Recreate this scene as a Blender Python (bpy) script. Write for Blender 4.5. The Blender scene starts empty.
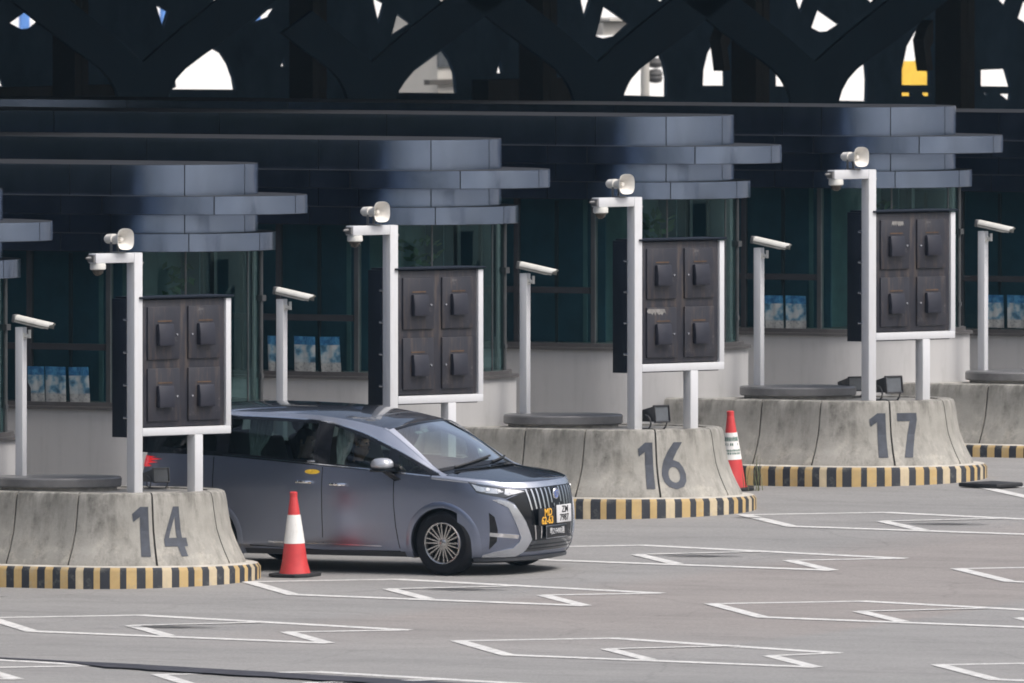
import bpy, bmesh, math, random
from mathutils import Vector, Matrix
from mathutils.geometry import delaunay_2d_cdt
random.seed(7)
R=math.radians
scene=bpy.context.scene
col=scene.collection

# ------------------------------------------------------------------ materials
def newmat(name):
    m=bpy.data.materials.new(name); m.use_nodes=True
    nt=m.node_tree; b=nt.nodes.get('Principled BSDF')
    return m,nt,b
def coords(nt,scale=(1,1,1),kind='Object'):
    tc=nt.nodes.new('ShaderNodeTexCoord'); mp=nt.nodes.new('ShaderNodeMapping')
    mp.inputs['Scale'].default_value=scale
    nt.links.new(tc.outputs[kind],mp.inputs['Vector']); return mp.outputs['Vector']
def noise(nt,vec,scale,detail=4,rough=.6):
    n=nt.nodes.new('ShaderNodeTexNoise'); n.inputs['Scale'].default_value=scale
    n.inputs['Detail'].default_value=detail; n.inputs['Roughness'].default_value=rough
    nt.links.new(vec,n.inputs['Vector']); return n.outputs['Fac']
def ramp(nt,fac,stops):
    r=nt.nodes.new('ShaderNodeValToRGB'); e=r.color_ramp.elements
    while len(e)<len(stops): e.new(.5)
    for i,(p,c) in enumerate(stops):
        e[i].position=p; e[i].color=(c[0],c[1],c[2],1) if not isinstance(c,(int,float)) else (c,c,c,1)
    nt.links.new(fac,r.inputs['Fac']); return r.outputs['Color']
def mix(nt,fac,a,b,mode='MIX'):
    m=nt.nodes.new('ShaderNodeMix'); m.data_type='RGBA'; m.blend_type=mode
    for s,v in ((0,fac),(6,a),(7,b)):
        if hasattr(v,'is_linked') or hasattr(v,'links'): nt.links.new(v,m.inputs[s])
        elif s==0: m.inputs[0].default_value=v
        else: m.inputs[s].default_value=(v[0],v[1],v[2],1)
    return m.outputs[2]
def bump(nt,b,fac,strength=.2,dist=.01):
    bp=nt.nodes.new('ShaderNodeBump'); bp.inputs['Strength'].default_value=strength; bp.inputs['Distance'].default_value=dist
    nt.links.new(fac,bp.inputs['Height']); nt.links.new(bp.outputs['Normal'],b.inputs['Normal'])
def plain(name,c,rough=.5,metal=0,var=.12,scale=6,bumpy=0,coat=0,emit=None,spec=None,stretch=(1,1,1)):
    """a surface of one colour with a little mottling of tone and gloss"""
    m,nt,b=newmat(name)
    v=coords(nt,stretch); f=noise(nt,v,scale,5)
    lo=tuple(x*(1-var) for x in c); hi=tuple(min(1,x*(1+var)) for x in c)
    nt.links.new(ramp(nt,f,[(.3,lo),(.7,hi)]),b.inputs['Base Color'])
    nt.links.new(ramp(nt,f,[(.3,max(0,rough-.05)),(.7,min(1,rough+.05))]),b.inputs['Roughness'])
    b.inputs['Metallic'].default_value=metal
    if coat: b.inputs['Coat Weight'].default_value=coat; b.inputs['Coat Roughness'].default_value=.04
    if spec is not None: b.inputs['Specular IOR Level'].default_value=spec
    if bumpy: bump(nt,b,noise(nt,v,scale*8,4),bumpy,.01)
    if emit: b.inputs['Emission Color'].default_value=(*emit[:3],1); b.inputs['Emission Strength'].default_value=emit[3]
    return m
M={}
def dirty(name,c,dirt,rough=.45,amount=.5,scale=3,streak=(5,5,.7),metal=0):
    """painted surface with run-down streaks of dirt"""
    m,nt,b=newmat(name)
    v=coords(nt); vs=coords(nt,streak)
    a=ramp(nt,noise(nt,vs,scale,6,.65),[(.48,0),(.72,1)])
    g=ramp(nt,noise(nt,v,scale*3,5),[(.4,.2),(.65,1)])
    k=mix(nt,1.0,a,g,'MULTIPLY')
    mm=nt.nodes.new('ShaderNodeMath'); mm.operation='MULTIPLY'; mm.inputs[1].default_value=amount
    nt.links.new(k,mm.inputs[0])
    nt.links.new(mix(nt,mm.outputs[0],c,dirt),b.inputs['Base Color'])
    b.inputs['Roughness'].default_value=rough; b.inputs['Metallic'].default_value=metal
    return m
def concrete():
    m,nt,b=newmat('weathered concrete')
    v=coords(nt); vs=coords(nt,(3.2,3.2,.55))
    base=ramp(nt,noise(nt,v,2.2,6,.65),[(.25,(.225,.22,.20)),(.5,(.295,.288,.264)),(.75,(.365,.356,.33))])
    st=ramp(nt,noise(nt,vs,1.6,7,.7),[(.485,0),(.70,1)])
    sp=ramp(nt,noise(nt,v,9,6,.7),[(.35,.15),(.62,1)])
    k=mix(nt,1.0,st,sp,'MULTIPLY')
    c=mix(nt,k,base,(.10,.097,.086))
    # pale worn patches along the flared foot
    sep=nt.nodes.new('ShaderNodeSeparateXYZ'); nt.links.new(v,sep.inputs[0])
    foot=nt.nodes.new('ShaderNodeMapRange'); foot.inputs[1].default_value=.75; foot.inputs[2].default_value=.25
    nt.links.new(sep.outputs['Z'],foot.inputs[0])
    fk=mix(nt,1.0,ramp(nt,noise(nt,v,5,6,.7),[(.5,0),(.66,.5)]),foot.outputs[0],'MULTIPLY')
    c=mix(nt,fk,c,(.52,.49,.43))
    top=nt.nodes.new('ShaderNodeMapRange'); top.inputs[1].default_value=.80; top.inputs[2].default_value=1.04
    nt.links.new(sep.outputs['Z'],top.inputs[0])
    tk=mix(nt,1.0,ramp(nt,noise(nt,vs,3,6,.7),[(.42,0),(.62,.75)]),top.outputs[0],'MULTIPLY')
    c=mix(nt,tk,c,(.07,.068,.06))
    nt.links.new(c,b.inputs['Base Color']); b.inputs['Roughness'].default_value=.88
    bump(nt,b,noise(nt,v,30,6,.7),.35,.01)
    return m
def asphalt():
    m,nt,b=newmat('worn asphalt')
    v=coords(nt); vx=coords(nt,(.09,.55,1))
    big=noise(nt,vx,1.0,6,.6)
    base=ramp(nt,big,[(.3,(.208,.207,.205)),(.5,(.238,.236,.233)),(.72,(.262,.259,.255))])
    fine=ramp(nt,noise(nt,v,26,6,.85),[(.25,.55),(.5,1.0),(.78,1.4)])
    c=mix(nt,1.0,base,fine,'MULTIPLY')
    mid=ramp(nt,noise(nt,coords(nt,(.5,1.6,1)),1.3,7,.7),[(.30,.80),(.46,.97),(.56,1.0),(.72,1.06)])
    c=mix(nt,1.0,c,mid,'MULTIPLY')
    scuff=ramp(nt,noise(nt,coords(nt,(.22,2.6,1)),1.1,7,.75),[(.60,1.0),(.70,.78)])
    c=mix(nt,1.0,c,scuff,'MULTIPLY')
    crack=nt.nodes.new('ShaderNodeTexVoronoi'); crack.feature='DISTANCE_TO_EDGE'; crack.inputs['Scale'].default_value=.17
    wv=nt.nodes.new('ShaderNodeVectorMath'); wv.operation='MULTIPLY_ADD'; wv.inputs[1].default_value=(1.2,1.2,0); nz=nt.nodes.new('ShaderNodeTexNoise'); nz.inputs['Scale'].default_value=.8; nz.inputs['Detail'].default_value=6; nt.links.new(v,nz.inputs['Vector']); nt.links.new(nz.outputs['Color'],wv.inputs[0]); nt.links.new(v,wv.inputs[2]); nt.links.new(wv.outputs[0],crack.inputs['Vector'])
    c=mix(nt,1.0,c,ramp(nt,crack.outputs['Distance'],[(.0,.84),(.005,1.0)]),'MULTIPLY')
    sep=nt.nodes.new('ShaderNodeSeparateXYZ'); nt.links.new(v,sep.inputs[0])
    wob=nt.nodes.new('ShaderNodeMath'); wob.operation='MULTIPLY_ADD'; wob.inputs[1].default_value=2.4
    nt.links.new(noise(nt,coords(nt,(.35,.12,1)),1.2,3,.5),wob.inputs[0]); nt.links.new(sep.outputs['X'],wob.inputs[2])
    band=ramp(nt,wob.outputs[0],[(0,0),(1,0)])
    mr=nt.nodes.new('ShaderNodeMapRange'); mr.inputs[1].default_value=6.2; mr.inputs[2].default_value=7.4; nt.links.new(wob.outputs[0],mr.inputs[0])
    mr2=nt.nodes.new('ShaderNodeMapRange'); mr2.inputs[1].default_value=12.9; mr2.inputs[2].default_value=12.4; nt.links.new(wob.outputs[0],mr2.inputs[0])
    mry=nt.nodes.new('ShaderNodeMapRange'); mry.inputs[1].default_value=-9; mry.inputs[2].default_value=-4; nt.links.new(sep.outputs['Y'],mry.inputs[0])
    mu=nt.nodes.new('ShaderNodeMath'); mu.operation='MULTIPLY'; nt.links.new(mr.outputs[0],mu.inputs[0]); nt.links.new(mr2.outputs[0],mu.inputs[1])
    mu2=nt.nodes.new('ShaderNodeMath'); mu2.operation='MULTIPLY'; nt.links.new(mu.outputs[0],mu2.inputs[0]); nt.links.new(mry.outputs[0],mu2.inputs[1])
    pink=mix(nt,1.0,c,(1.035,.975,.950),'MULTIPLY')
    c=mix(nt,mu2.outputs[0],c,pink)
    nt.links.new(c,b.inputs['Base Color']); b.inputs['Roughness'].default_value=.85
    b.inputs['Specular IOR Level'].default_value=.3
    bump(nt,b,noise(nt,v,90,3,.8),.25,.006)
    return m
def stainmat():
    m,nt,b=newmat('oil stain')
    tc=nt.nodes.new('ShaderNodeTexCoord'); 
    ln=nt.nodes.new('ShaderNodeVectorMath'); ln.operation='LENGTH'
    mp=nt.nodes.new('ShaderNodeMapping'); mp.inputs['Scale'].default_value=(1/1.0,1/.42,0)
    nt.links.new(tc.outputs['Object'],mp.inputs['Vector']); nt.links.new(mp.outputs['Vector'],ln.inputs[0])
    f=noise(nt,coords(nt),4,6,.7)
    ad=nt.nodes.new('ShaderNodeMath'); ad.operation='MULTIPLY_ADD'; ad.inputs[1].default_value=.9; ad.inputs[2].default_value=-.45
    nt.links.new(f,ad.inputs[0])
    su=nt.nodes.new('ShaderNodeMath'); su.operation='ADD'; nt.links.new(ln.outputs['Value'],su.inputs[0]); nt.links.new(ad.outputs[0],su.inputs[1])
    a=ramp(nt,su.outputs[0],[(.2,.7),(.7,0)])
    b.inputs['Base Color'].default_value=(.03,.03,.03,1); b.inputs['Roughness'].default_value=.6
    nt.links.new(a,b.inputs['Alpha']); return m
def kerbpaint(name,c,wear):
    m,nt,b=newmat(name); v=coords(nt)
    k=ramp(nt,noise(nt,v,7,7,.75),[(.54,0),(.66,.8)])
    tone=ramp(nt,noise(nt,v,3,5),[(.3,tuple(x*.75 for x in c)),(.7,tuple(x*1.15 for x in c))])
    nt.links.new(mix(nt,k,tone,wear),b.inputs['Base Color']); b.inputs['Roughness'].default_value=.75
    return m
def linepaint():
    m,nt,b=newmat('white road paint'); v=coords(nt)
    k=ramp(nt,noise(nt,v,9,7,.75),[(.46,0),(.68,.85)])
    nt.links.new(mix(nt,k,(.60,.60,.59),(.27,.27,.265)),b.inputs['Base Color']); b.inputs['Roughness'].default_value=.7
    return m
def tinted(name,tint,rough=.02,f=1.0,gl=(1,1,1)):
    """pane: tinted see-through with fresnel reflections"""
    m,nt,b=newmat(name); nt.nodes.remove(b); out=nt.nodes['Material Output']
    tr=nt.nodes.new('ShaderNodeBsdfTransparent'); tr.inputs[0].default_value=(*tint,1)
    g=nt.nodes.new('ShaderNodeBsdfGlossy'); g.inputs['Roughness'].default_value=rough; g.inputs[0].default_value=(*gl,1)
    fr=nt.nodes.new('ShaderNodeFresnel'); ge=nt.nodes.new('ShaderNodeNewGeometry'); io=nt.nodes.new('ShaderNodeMapRange'); io.inputs[3].default_value=1.5; io.inputs[4].default_value=1/1.5
    nt.links.new(ge.outputs['Backfacing'],io.inputs[0]); nt.links.new(io.outputs[0],fr.inputs[0])
    mu=nt.nodes.new('ShaderNodeMath'); mu.operation='MULTIPLY'; mu.inputs[1].default_value=f; nt.links.new(fr.outputs[0],mu.inputs[0])
    mx=nt.nodes.new('ShaderNodeMixShader'); nt.links.new(mu.outputs[0],mx.inputs[0]); nt.links.new(tr.outputs[0],mx.inputs[1]); nt.links.new(g.outputs[0],mx.inputs[2])
    nt.links.new(mx.outputs[0],out.inputs['Surface']); return m
def carpaint(name,c,metal=.75,rough=.32,coat=1.0,cr=.03):
    m,nt,b=newmat(name); v=coords(nt)
    f=noise(nt,v,400,2,.6)
    nt.links.new(ramp(nt,f,[(.3,tuple(x*.9 for x in c)),(.7,tuple(x*1.1 for x in c))]),b.inputs['Base Color'])
    b.inputs['Metallic'].default_value=metal; b.inputs['Roughness'].default_value=rough
    b.inputs['Coat Weight'].default_value=coat; b.inputs['Coat Roughness'].default_value=cr
    return m
def postermat(seed):
    m,nt,b=newmat('printed poster')
    v=coords(nt); sep=nt.nodes.new('ShaderNodeSeparateXYZ'); nt.links.new(v,sep.inputs[0])
    mpv=nt.nodes.new('ShaderNodeMapping'); mpv.inputs['Location'].default_value=(seed*3.1,0,seed); tcn=nt.nodes.new('ShaderNodeTexCoord'); nt.links.new(tcn.outputs['Object'],mpv.inputs[0])
    pic=ramp(nt,noise(nt,mpv.outputs[0],7,3,.5),[(.34,(.03,.09,.15)),(.44,(.10,.23,.33)),(.50,(.28,.37,.42)),(.60,(.42,.46,.47))])
    head=ramp(nt,noise(nt,mpv.outputs[0],20,3),[(.4,(.015,.10,.24)),(.6,(.05,.20,.36))])
    foot=ramp(nt,noise(nt,mpv.outputs[0],30,3),[(.4,(.26,.27,.27)),(.5,(.40,.41,.40))])
    def step(lo,hi):
        r=nt.nodes.new('ShaderNodeMapRange'); r.inputs[1].default_value=lo; r.inputs[2].default_value=hi; nt.links.new(sep.outputs['Z'],r.inputs[0]); return r.outputs[0]
    c=mix(nt,step(.105,.115),mix(nt,step(-.115,-.09),foot,pic),head)
    nt.links.new(c,b.inputs['Base Color']); b.inputs['Roughness'].default_value=.35
    return m
def leafmat(name,c):
    return plain(name,c,.6,0,.5,3)

M['asphalt']=asphalt(); M['concrete']=concrete(); M['line']=linepaint(); M['stain']=stainmat()
M['deck']=plain('concrete deck',(.36,.345,.315),.9,0,.3,4,.3)
M['seam']=plain('dark joint filler',(.05,.05,.048),.9)  # dark filler behind the open barrier joints
M['kerb_black']=kerbpaint('black kerb paint',(.020,.024,.033),(.10,.10,.09))
M['kerb_yellow']=kerbpaint('yellow kerb paint',(.44,.315,.14),(.34,.30,.22))
M['kerb_cream']=kerbpaint('faded kerb paint',(.46,.385,.26),(.36,.32,.27))
M['kerb_top']=plain('kerb concrete',(.42,.40,.36),.9,0,.3,6,.2)
M['digit']=plain('slate number paint',(.050,.058,.076),.75,0,.3,9)
M['joint']=plain('bitumen joint',(.035,.035,.045),.7,0,.4,4)
M['white_post']=dirty('white painted steel',(.565,.58,.61),(.45,.43,.40),.4,.35,2.5)
M['cctv_white']=plain('camera housing white',(.62,.62,.59),.35)
M['cream']=plain('horn plastic',(.70,.68,.64),.4)
M['dark_glass_dome']=plain('smoked dome',(.06,.05,.04),.08)
M['grey_metal']=plain('grey steel',(.20,.20,.20),.45,.5)
M['disc']=plain('grey painted plinth',(.165,.165,.17),.4,.2,.2,5)
M['disc_base']=plain('plinth mortar',(.30,.29,.27),.9,0,.3,8)
M['navy']=plain('dark blue cabinet paint',(.007,.011,.020),.6,0,.15,4,spec=.2)
def cabinet():
    m,nt,b=newmat('grimy cabinet front'); v=coords(nt); vs=coords(nt,(6,6,.8))
    base=ramp(nt,noise(nt,v,3,5),[(.3,(.015,.016,.025)),(.7,(.027,.027,.036))])
    k=ramp(nt,noise(nt,vs,2.2,7,.7),[(.5,0),(.7,.55)])
    c=mix(nt,k,base,(.11,.08,.058)); 
    p=ramp(nt,noise(nt,v,5,6,.7),[(.62,0),(.68,.55)])
    c=mix(nt,p,c,(.12,.115,.115))
    nt.links.new(c,b.inputs['Base Color']); b.inputs['Roughness'].default_value=.5; return m
M['cabinet']=cabinet()
M['visor']=plain('visor paint',(.017,.018,.029),.5)
M['rust']=plain('rust',(.095,.058,.036),.8,0,.4,10)
M['bird']=plain('bird dropping streak',(.20,.195,.19),.8,0,.3,20)
M['panel']=plain('dark blue metal panel',(.315,.385,.52),.22,1.0,.08,2.5,stretch=(1.2,1.2,.5))
M['panel_top']=plain('panel coping',(.022,.024,.029),.8,0,.2,3,spec=.2)
M['panel_gap']=plain('panel joint',(.012,.015,.022),.7)
M['soffit']=plain('soffit',(.03,.034,.045),.7)
M['booth_glass']=tinted('booth glass',(.58,.74,.74),.02,1.0,(.62,.95,.92))
M['booth_back']=plain('booth back wall',(.10,.165,.17),.7,0,.3,1.5)
M['booth_blind']=plain('booth blind',(.028,.075,.105),.6,0,.3,2)
M['booth_int']=plain('booth interior',(.050,.105,.115),.6,0,.35,2)
M['booth_desk']=plain('booth counter',(.20,.36,.37),.5)
M['booth_plant']=leafmat('booth plant',(.03,.09,.03))
M['mullion']=plain('mullion',(.034,.035,.040),.5,.2)
M['mullion_l']=plain('bright mullion',(.10,.105,.11),.4,.5)
M['booth_wall']=dirty('booth wall tiles',(.45,.45,.455),(.30,.30,.30),.6,.5,1.5)
M['sill']=plain('booth sill',(.11,.105,.105),.5,.3)
M['lattice']=plain('navy roof steel',(.024,.050,.082),.7,0,.12,1,spec=.12)
M['lattice_b']=plain('dark roof cladding',(.085,.15,.23),.8,0,.2,1,spec=.1)
M['pillar']=plain('brown grey column',(.075,.072,.068),.8,0,.12,1,spec=.1)
M['bracket']=plain('grey bracket',(.10,.10,.10),.7,spec=.2)
M['roof']=plain('roof sheet',(.012,.013,.016),.8,spec=.1)
M['facade']=plain('sky stand-in white',(.86,.87,.87),.6,0,.02,.2)  # white of the wall added in place of bright sky
M['facade_grey']=plain('grey facade',(.42,.41,.38),.7,0,.15,.6)
M['facade_win']=plain('facade window',(.06,.07,.08),.2)
M['blue_stripe']=plain('blue stripe',(.10,.25,.62),.5)
M['yellow']=plain('yellow cladding',(.80,.52,.06),.5)
M['cone_red']=plain('red cone plastic',(.56,.052,.055),.45,0,.12,6)
M['cone_white']=dirty('cone white sleeve',(.78,.78,.76),(.45,.43,.40),.4,.5,5)
M['cone_green']=plain('cone green lettering',(.05,.14,.11),.5)
M['rubber']=plain('black rubber',(.018,.019,.022),.7,0,.3,6)
M['flood']=plain('floodlight body',(.030,.030,.034),.45)
M['flood_lens']=plain('floodlight lens',(.10,.11,.125),.12)
M['flood_grey']=plain('grey floodlight body',(.09,.092,.095),.5)
M['weed']=leafmat('weed',(.10,.11,.05))
M['paint']=carpaint('metallic grey paint',(.275,.305,.40),1.0,.34,.18,.10)
M['paint_dark']=carpaint('dark metallic roof paint',(.105,.115,.142),.9,.25)
M['black_gloss']=plain('black gloss trim',(.006,.007,.010),.12,0,.1,4)
M['arch_trim']=plain('arch trim',(.055,.058,.066),.4,.4)
M['silver']=plain('satin silver trim',(.62,.65,.71),.22,.9,.04,6)
M['chrome']=plain('chrome',(.80,.81,.83),.12,1,.03,6)
M['car_glass']=tinted('car glass',(.62,.70,.68),.01,1.0)
M['car_glass_p']=tinted('privacy glass',(.30,.38,.38),.01,1.0)
M['screen_glass']=tinted('windscreen glass',(.50,.60,.56),.01,4.0)
M['lamp_glass']=plain('lamp glass',(.62,.64,.67),.10,.75,.25,14,coat=1)
M['lamp_dark']=plain('lamp housing',(.05,.055,.065),.15,.3,.2,10,coat=1)
M['lamp_lens']=plain('lamp lens',(.85,.87,.9),.05,.3)
M['tail_lamp']=plain('tail lamp',(.55,.02,.02),.15,0,.2,20,coat=1,emit=(1,.03,.04,.35))
M['tyre']=plain('tyre rubber',(.010,.011,.014),.8,0,.2,10,.1,spec=.2)
M['rim']=plain('alloy',(.46,.45,.44),.25,.9,.05,8)
M['rim_dark']=plain('wheel barrel',(.02,.02,.022),.5,.5)
M['interior']=plain('car interior',(.030,.028,.027),.8)
M['seat']=plain('car seat leather',(.055,.048,.042),.6)
M['curtain']=plain('pale green curtain',(.25,.29,.29),.8,0,.35,30,stretch=(1,1,.05))
M['plate_black']=plain('black plate',(.010,.011,.014),.4)
M['plate_white']=plain('white plate',(.60,.61,.63),.4)
M['plate_amber']=plain('amber plate lettering',(.85,.46,.05),.4)
M['emblem_blue']=plain('emblem enamel',(.16,.24,.55),.15,.3)
M['sticker']=plain('yellow permit sticker',(.75,.48,.04),.5,0,.2,40)
M['skin']=plain('skin',(.48,.29,.20),.55)
M['hair']=plain('black hair',(.012,.010,.009),.6)
M['shirt']=plain('dark jacket',(.022,.030,.040),.8)
M['jacket_grey']=plain('grey jacket',(.05,.055,.06),.8)
M['sky_sheen_paint']=carpaint('sky sheen paint',(.50,.53,.61),.8,.3)  # pale tone imitating sky reflected on the pillars, window frame and bonnet edge
M['mirror_cap']=carpaint('pale silver mirror paint',(.52,.54,.58),.6,.3)
M['headlining']=plain('headlining',(.16,.155,.145),.9)
M['mouth']=plain('lips',(.30,.13,.10),.5)
M['light_blocker']=plain('dark light blocker',(.012,.018,.012),.95,0,.5,.05,spec=.1)  # dark surface of the unseen ring added to block light
for i in range(4): M['poster%d'%i]=postermat(i+1)

# ------------------------------------------------------------------ mesh helpers
class MB:
    def __init__(s): s.v=[]; s.f=[]; s.m=[]
    def add(s,vs,fs,mi=0,mat=None):
        b=len(s.v)
        s.v+= [tuple(mat@Vector(v)) if mat else tuple(v) for v in vs]
        s.f+= [tuple(i+b for i in f) for f in fs]; s.m+=[mi]*len(fs)
    def box(s,c,d,mat=None,mi=0):
        x,y,z=[k/2 for k in d]; cx,cy,cz=c
        vs=[(cx+a*x,cy+b*y,cz+e*z) for a in(-1,1) for b in(-1,1) for e in(-1,1)]
        s.add(vs,[(0,1,3,2),(4,6,7,5),(0,4,5,1),(2,3,7,6),(0,2,6,4),(1,5,7,3)],mi,mat)
    def cyl(s,p,q,r0,r1=None,n=20,mi=0,cap=True):
        p,q=Vector(p),Vector(q); r1=r0 if r1 is None else r1
        d=(q-p).normalized(); a=d.orthogonal().normalized(); b=d.cross(a)
        vs=[]
        for c,r in((p,r0),(q,r1)):
            for i in range(n):
                t=2*math.pi*i/n; vs.append(c+a*math.cos(t)*r+b*math.sin(t)*r)
        fs=[(i,(i+1)%n,n+(i+1)%n,n+i) for i in range(n)]
        if cap: fs+=[tuple(range(n-1,-1,-1)),tuple(range(n,2*n))]
        s.add(vs,fs,mi)
    def lathe(s,prof,axis_o=(0,0,0),n=32,mat=None,mi=0,close=True):
        """prof: list of (r,z) turned about z"""
        vs=[];k=len(prof)
        for i in range(n):
            t=2*math.pi*i/n
            for r,z in prof: vs.append((axis_o[0]+r*math.cos(t),axis_o[1]+r*math.sin(t),axis_o[2]+z))
        fs=[]
        for i in range(n):
            j=(i+1)%n
            for a in range(k-1): fs.append((i*k+a,j*k+a,j*k+a+1,i*k+a+1))
        if close:
            fs.append(tuple(i*k for i in range(n))[::-1]); fs.append(tuple(i*k+k-1 for i in range(n)))
        s.add(vs,fs,mi,mat)
    def tube(s,pts,r,n=8,mi=0):
        pts=[Vector(p) for p in pts]; vs=[]
        up=Vector((0,0,1))
        for i,p in enumerate(pts):
            d=(pts[min(i+1,len(pts)-1)]-pts[max(i-1,0)]).normalized()
            a=d.cross(up); a=a.normalized() if a.length>1e-3 else d.orthogonal().normalized(); b=d.cross(a)
            for k in range(n):
                t=2*math.pi*k/n; vs.append(p+a*math.cos(t)*r+b*math.sin(t)*r)
        fs=[]
        for i in range(len(pts)-1):
            for k in range(n): fs.append((i*n+k,i*n+(k+1)%n,(i+1)*n+(k+1)%n,(i+1)*n+k))
        fs+=[tuple(range(n-1,-1,-1)),tuple((len(pts)-1)*n+k for k in range(n))]
        s.add(vs,fs,mi)
    def grid(s,rows,mi=0,closed=False):
        b=len(s.v); k=len(rows[0])
        for r in rows: s.v+= [tuple(p) for p in r]
        for i in range(len(rows)-1):
            for j in range(k-1 if not closed else k):
                jj=(j+1)%k
                s.f.append((b+i*k+j,b+i*k+jj,b+(i+1)*k+jj,b+(i+1)*k+j)); s.m.append(mi)
    def prism(s,poly,z0,z1,mi=0,mat=None):
        n=len(poly)
        vs=[(x,y,z0) for x,y in poly]+[(x,y,z1) for x,y in poly]
        s.add(vs,[(i,(i+1)%n,n+(i+1)%n,n+i) for i in range(n)]+[tuple(range(n-1,-1,-1)),tuple(range(n,2*n))],mi,mat)
    def build(s,name,mats,parent=None,loc=None,bevel=0,smooth=True,angle=35,merge=True,seg=2):
        me=bpy.data.meshes.new(name); me.from_pydata(s.v,[],s.f)
        if not isinstance(mats,(list,tuple)): mats=[mats]
        for m in mats: me.materials.append(m)
        me.polygons.foreach_set('material_index',s.m)
        bm=bmesh.new(); bm.from_mesh(me)
        if merge: bmesh.ops.remove_doubles(bm,verts=bm.verts,dist=1e-5)
        bmesh.ops.recalc_face_normals(bm,faces=bm.faces)
        if bevel:
            es=[e for e in bm.edges if len(e.link_faces)==2 and e.calc_face_angle(0)>R(40)]
            bmesh.ops.bevel(bm,geom=es,offset=bevel,segments=seg,affect='EDGES',profile=.5)
        bm.to_mesh(me); bm.free()
        if smooth:
            me.polygons.foreach_set('use_smooth',[True]*len(me.polygons))
            me.set_sharp_from_angle(angle=R(angle))
        o=bpy.data.objects.new(name,me); col.objects.link(o)
        if parent: o.parent=parent
        if loc is not None: o.location=loc
        return o
def tag(o,label=None,cat=None,group=None,kind=None):
    if label: o['label']=label
    if cat: o['category']=cat
    if group: o['group']=group
    if kind: o['kind']=kind
    return o
def empty(name,loc=(0,0,0),rot=(0,0,0),label=None,cat=None,group=None):
    o=bpy.data.objects.new(name,None); col.objects.link(o); o.location=loc; o.rotation_euler=rot; o.empty_display_size=.2
    return tag(o,label,cat,group)
def kids(o): return [c for c in bpy.data.objects if c.parent==o]
def copy_tree(o,parent=None):
    c=o.copy(); col.objects.link(c); c.parent=parent if parent else o.parent
    if parent: c.matrix_parent_inverse=o.matrix_parent_inverse.copy()
    for k in kids(o): copy_tree(k,c)
    return c
def dup(o,loc,label,group=None,rot=None):
    c=copy_tree(o); c.location=loc; c['label']=label
    if group: c['group']=group
    if rot is not None: c.rotation_euler=rot
    return c
def structure(o): o['kind']='structure'; return o
def text_mesh(txt,size,name,mat,parent,mat4,depth=.002,align='CENTER',sx=1.0,bold=1):
    cu=bpy.data.curves.new(name,'FONT'); cu.body=txt; cu.size=size; cu.align_x=align; cu.align_y='CENTER'; cu.extrude=depth; cu.resolution_u=3; cu.offset=size*.014*bold
    t=bpy.data.objects.new(name+'_t',cu); col.objects.link(t)
    bpy.context.view_layer.update()
    me=bpy.data.meshes.new_from_object(t.evaluated_get(bpy.context.evaluated_depsgraph_get()))
    bpy.data.objects.remove(t); bpy.data.curves.remove(cu)
    me.materials.clear(); me.materials.append(mat)
    me.transform(mat4@Matrix.Diagonal((sx,1,1,1)))
    o=bpy.data.objects.new(name,me); col.objects.link(o); o.parent=parent; return o
def inside(loops,x,y):
    c=False
    for L in loops:
        n=len(L)
        for i in range(n):
            (x0,y0),(x1,y1)=L[i],L[(i+1)%n]
            if (y0>y)!=(y1>y) and x<(x1-x0)*(y-y0)/(y1-y0)+x0: c=not c
    return c
def patch(loops,step=(.05,.05)):
    """triangulate a polygon with holes finely; returns 2-D verts and faces"""
    pts=[];ed=[]
    for L in loops:
        D=[]
        n=len(L)
        for i in range(n):
            (x0,y0),(x1,y1)=L[i],L[(i+1)%n]
            k=max(1,int(max(abs(x1-x0)/step[0],abs(y1-y0)/step[1])))
            for j in range(k): D.append((x0+(x1-x0)*j/k,y0+(y1-y0)*j/k))
        b=len(pts); pts+=D; ed+=[(b+i,b+(i+1)%len(D)) for i in range(len(D))]
    xs=[p[0] for p in pts]; ys=[p[1] for p in pts]
    x=min(xs)+step[0]*.51
    while x<max(xs):
        y=min(ys)+step[1]*.51
        while y<max(ys):
            if inside(loops,x,y): pts.append((x,y))
            y+=step[1]
        x+=step[0]
    v,e,f,_,_,_=delaunay_2d_cdt([Vector(p) for p in pts],ed,[],0,1e-6)
    fs=[t for t in f if inside(loops,sum(v[i][0] for i in t)/len(t),sum(v[i][1] for i in t)/len(t))]
    used=sorted({i for t in fs for i in t}); mp={u:i for i,u in enumerate(used)}
    return [tuple(v[u]) for u in used],[tuple(mp[i] for i in t) for t in fs]
def surf_patch(surf,loops,off,step,thick=0,e=1e-3,ax=1.0):
    """map a 2-D patch onto surf(a,b)->(x,y,z), raised off the surface along its outward normal"""
    vs,fs=patch([[(a*ax,b) for a,b in L] for L in loops],(step[0]*ax,step[1])); vs=[(a/ax,b) for a,b in vs]; mb=MB()
    def nrm(a,b):
        p=Vector(surf(a,b)); pa=Vector(surf(a+e,b)); pb=Vector(surf(a,b+e))
        n=(pa-p).cross(pb-p)
        if n.length<1e-12: n=Vector((1,0,0))
        return p,n.normalized()
    top=[];bot=[]
    for a,b in vs:
        p,n=nrm(a,b); top.append(p+n*off); bot.append(p+n*(off-thick))
    mb.add(top,fs)
    if thick:
        cnt={}
        for t in fs:
            for i in range(len(t)):
                k=(t[i],t[(i+1)%len(t)]); cnt[k]=1
        n0=len(mb.v); mb.v+= [tuple(p) for p in bot]
        for (a,b) in list(cnt):
            if (b,a) not in cnt: mb.f.append((a,b,n0+b,n0+a)); mb.m.append(0)
    return mb
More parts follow.
